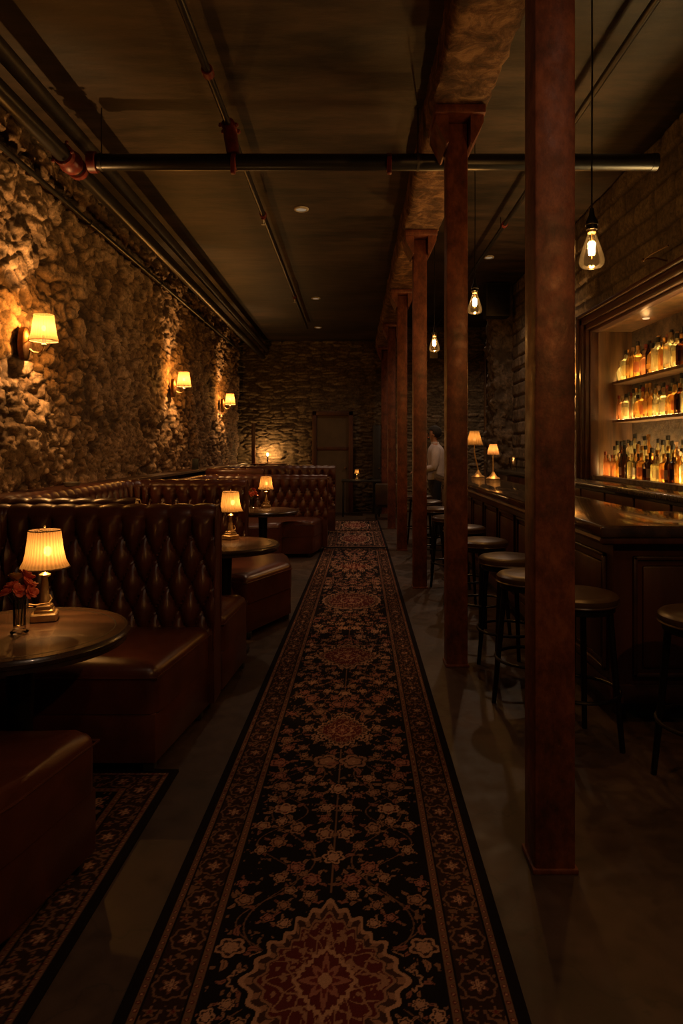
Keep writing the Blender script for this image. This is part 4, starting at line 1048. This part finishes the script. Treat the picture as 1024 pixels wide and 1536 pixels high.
# ------------------------------------------------------------------ bartender
def skin_mesh(name, V, E, R, m, parent, sub=2, root=0):
    me = bpy.data.meshes.new(name); me.from_pydata(V, E, []); o = bpy.data.objects.new(name, me); link(o, parent)
    md = o.modifiers.new('skin', 'SKIN'); md.use_smooth_shade = True
    sv = me.skin_vertices[0].data if me.skin_vertices else None
    if sv is None:
        bm = bmesh.new(); bm.from_mesh(me); bm.verts.layers.skin.verify(); bm.to_mesh(me); bm.free(); sv = me.skin_vertices[0].data
    for i, r in enumerate(R):
        sv[i].radius = r if isinstance(r, tuple) else (r, r); sv[i].use_root = (i == root)
    o.modifiers.new('sub', 'SUBSURF').levels = sub; o.modifiers['sub'].render_levels = sub
    me.materials.append(m); return o
def person():
    # local frame: facing +x, left side +y
    t = thing('person', 'dark-haired person in a white shirt and black trousers, standing beyond the bar between columns', 'person', (1.36, 10.92, 0), PI * .96)
    V, E, R = [], [], []
    def add(p, r, to=None):
        V.append(p); R.append(r)
        if to is not None: E.append((to, len(V) - 1))
        return len(V) - 1
    pel = add((0, 0, .95), (.115, .155)); w = add((0, 0, 1.10), (.105, .14), pel); ch = add((.01, 0, 1.30), (.10, .13), w); cl = add((.015, 0, 1.44), (.07, .09), ch)
    nk = add((.03, 0, 1.53), (.052, .052), cl); hb = add((.05, 0, 1.60), (.065, .06), nk); hd = add((.055, 0, 1.69), (.095, .075), hb); add((.045, 0, 1.755), (.07, .06), hd)
    hands = {}
    for s in (-1, 1):
        sh = add((.01, s * .185, 1.425), .040, cl); el = add((.03, s * .238, 1.16), .036, sh); wr = add((.24, s * .16, 1.08), .029, el); pm = add((.30, s * .14, 1.07), (.02, .035), wr); hands[s] = pm
        pe = add((.345, s * .13, 1.065), (.014, .036), pm)
        for k, ln in ((-1.5, .052), (-.5, .066), (.5, .070), (1.5, .060)):
            a = add((.365, s * .13 + k * .019, 1.062), .0088, pe); b = add((.365 + ln * .6, s * .13 + k * .021, 1.052), .008, a); add((.365 + ln * .9, s * .13 + k * .021, 1.032), .0072, b)
        th = add((.32, s * .13 - s * .042, 1.075), .0105, pm); add((.352, s * .13 - s * .058, 1.07), .009, th)
        hp = add((0, s * .095, .88), .088, pel); kn = add((.02, s * .10, .50), .058, hp); an = add((-.005, s * .10, .10), .04, kn); ft = add((.09, s * .11, .045), (.035, .04), an); add((.16, s * .115, .04), (.025, .035), ft)
    body = skin_mesh('body', V, E, R, M['skin'], t)
    # face features
    f = bmesh.new(); tube(f, [(.135, 0, 1.695), (.155, 0, 1.67), (.166, 0, 1.652), (.14, 0, 1.645)], [.008, .011, .014, .008], 8); obj('nose', f, M['skin'], t)
    for s in (-1, 1):
        f = bmesh.new(); ball(f, (.05, s * .080, 1.672), .03, .7, .35, 1.1, 10); obj('ear', f, M['skin'], t)
        f = bmesh.new(); ball(f, (.132, s * .032, 1.69), .012, seg=10); obj('eye', f, M['hair'], t)
        f = bmesh.new(); tube(f, [(.135, s * .015, 1.712), (.138, s * .034, 1.718), (.122, s * .055, 1.71)], .005, 6); obj('eyebrow', f, M['hair'], t)
    f = bmesh.new(); tube(f, [(.128, -.024, 1.622), (.142, 0, 1.624), (.128, .024, 1.622)], .006, 6); obj('mouth', f, M['petal'], t)
    # hair
    f = bmesh.new(); ball(f, (.028, 0, 1.712), .114, 1.0, .84, .95, 28)
    for v in f.verts:
        if v.co.x > .065 and v.co.z < 1.745: v.co.x = .065
        k_ = 1 + .05 * math.sin(v.co.x * 90) * math.sin(v.co.y * 80 + 1) * math.sin(v.co.z * 70); v.co = Vector((.028, 0, 1.712)) + (v.co - Vector((.028, 0, 1.712))) * k_
    obj('hair', f, M['hair'], t)
    # shirt and trousers, a little larger than the body
    def loft(bm, rings, seg=28):
        rr = [[bm.verts.new((cx + rx * math.cos(2*PI*k/seg), ry * math.sin(2*PI*k/seg) * (1 + .015 * math.sin(5*k + z*40)), z)) for k in range(seg)] for z, rx, ry, cx in rings]
        for a, b in zip(rr, rr[1:]):
            for k in range(seg): bm.faces.new((a[k], a[(k+1) % seg], b[(k+1) % seg], b[k]))
        bm.faces.new(rr[0]); bm.faces.new(rr[-1])
    f = bmesh.new()
    loft(f, [(.925, .138, .172, 0), (.95, .146, .178, 0), (1.05, .135, .168, 0), (1.12, .138, .170, 0), (1.22, .14, .18, .005), (1.34, .145, .198, .01), (1.42, .132, .198, .012), (1.465, .108, .165, .015), (1.495, .082, .10, .018), (1.515, .068, .07, .024), (1.55, .066, .064, .03)])
    for s in (-1, 1):
        ball(f, (.01, s * .185, 1.415), .078, seg=14)
        tube(f, [(.01, s * .175, 1.44), (.012, s * .20, 1.40), (.02, s * .225, 1.29), (.028, s * .243, 1.18), (.045, s * .243, 1.135), (.09, s * .225, 1.118), (.14, s * .20, 1.108)], [.07, .078, .072, .064, .062, .058, .056], 16)
    obj('shirt', f, M['shirt'], t)
    f = bmesh.new(); loft(f, [(.74, .10, .165, 0), (.80, .125, .175, 0), (.88, .14, .18, 0), (.95, .14, .175, 0)])
    for s in (-1, 1): tube(f, [(0, s * .095, .86), (.005, s * .098, .78), (.02, s * .102, .50), (.0, s * .104, .26), (-.005, s * .105, .075)], [.095, .096, .074, .062, .056], 16)
    obj('trousers', f, M['trousers'], t)
    for s in (-1, 1):
        f = bmesh.new(); ball(f, (.06, s * .108, .045), .06, 2.1, .85, .75, 16)
        for v in f.verts: v.co.z = max(v.co.z, .002)
        obj('shoe', f, M['black_paint'], t)
person()

# ------------------------------------------------------------------ world, colour
w = bpy.data.worlds.new('world'); S.world = w; w.use_nodes = True
bg = w.node_tree.nodes['Background']; bg.inputs[0].default_value = (1, .76, .52, 1); bg.inputs[1].default_value = .016
S.view_settings.view_transform = 'Standard'; S.view_settings.look = 'None'; S.view_settings.gamma = 1; S.view_settings.use_curve_mapping = False
S.view_settings.exposure = -0.1
cy = S.cycles
cy.use_denoising = True; cy.sample_clamp_indirect = 2.0; cy.sample_clamp_direct = 0
cy.caustics_reflective = False; cy.caustics_refractive = False
cy.max_bounces = 8; cy.diffuse_bounces = 3; cy.glossy_bounces = 3; cy.transmission_bounces = 4; cy.transparent_max_bounces = 24
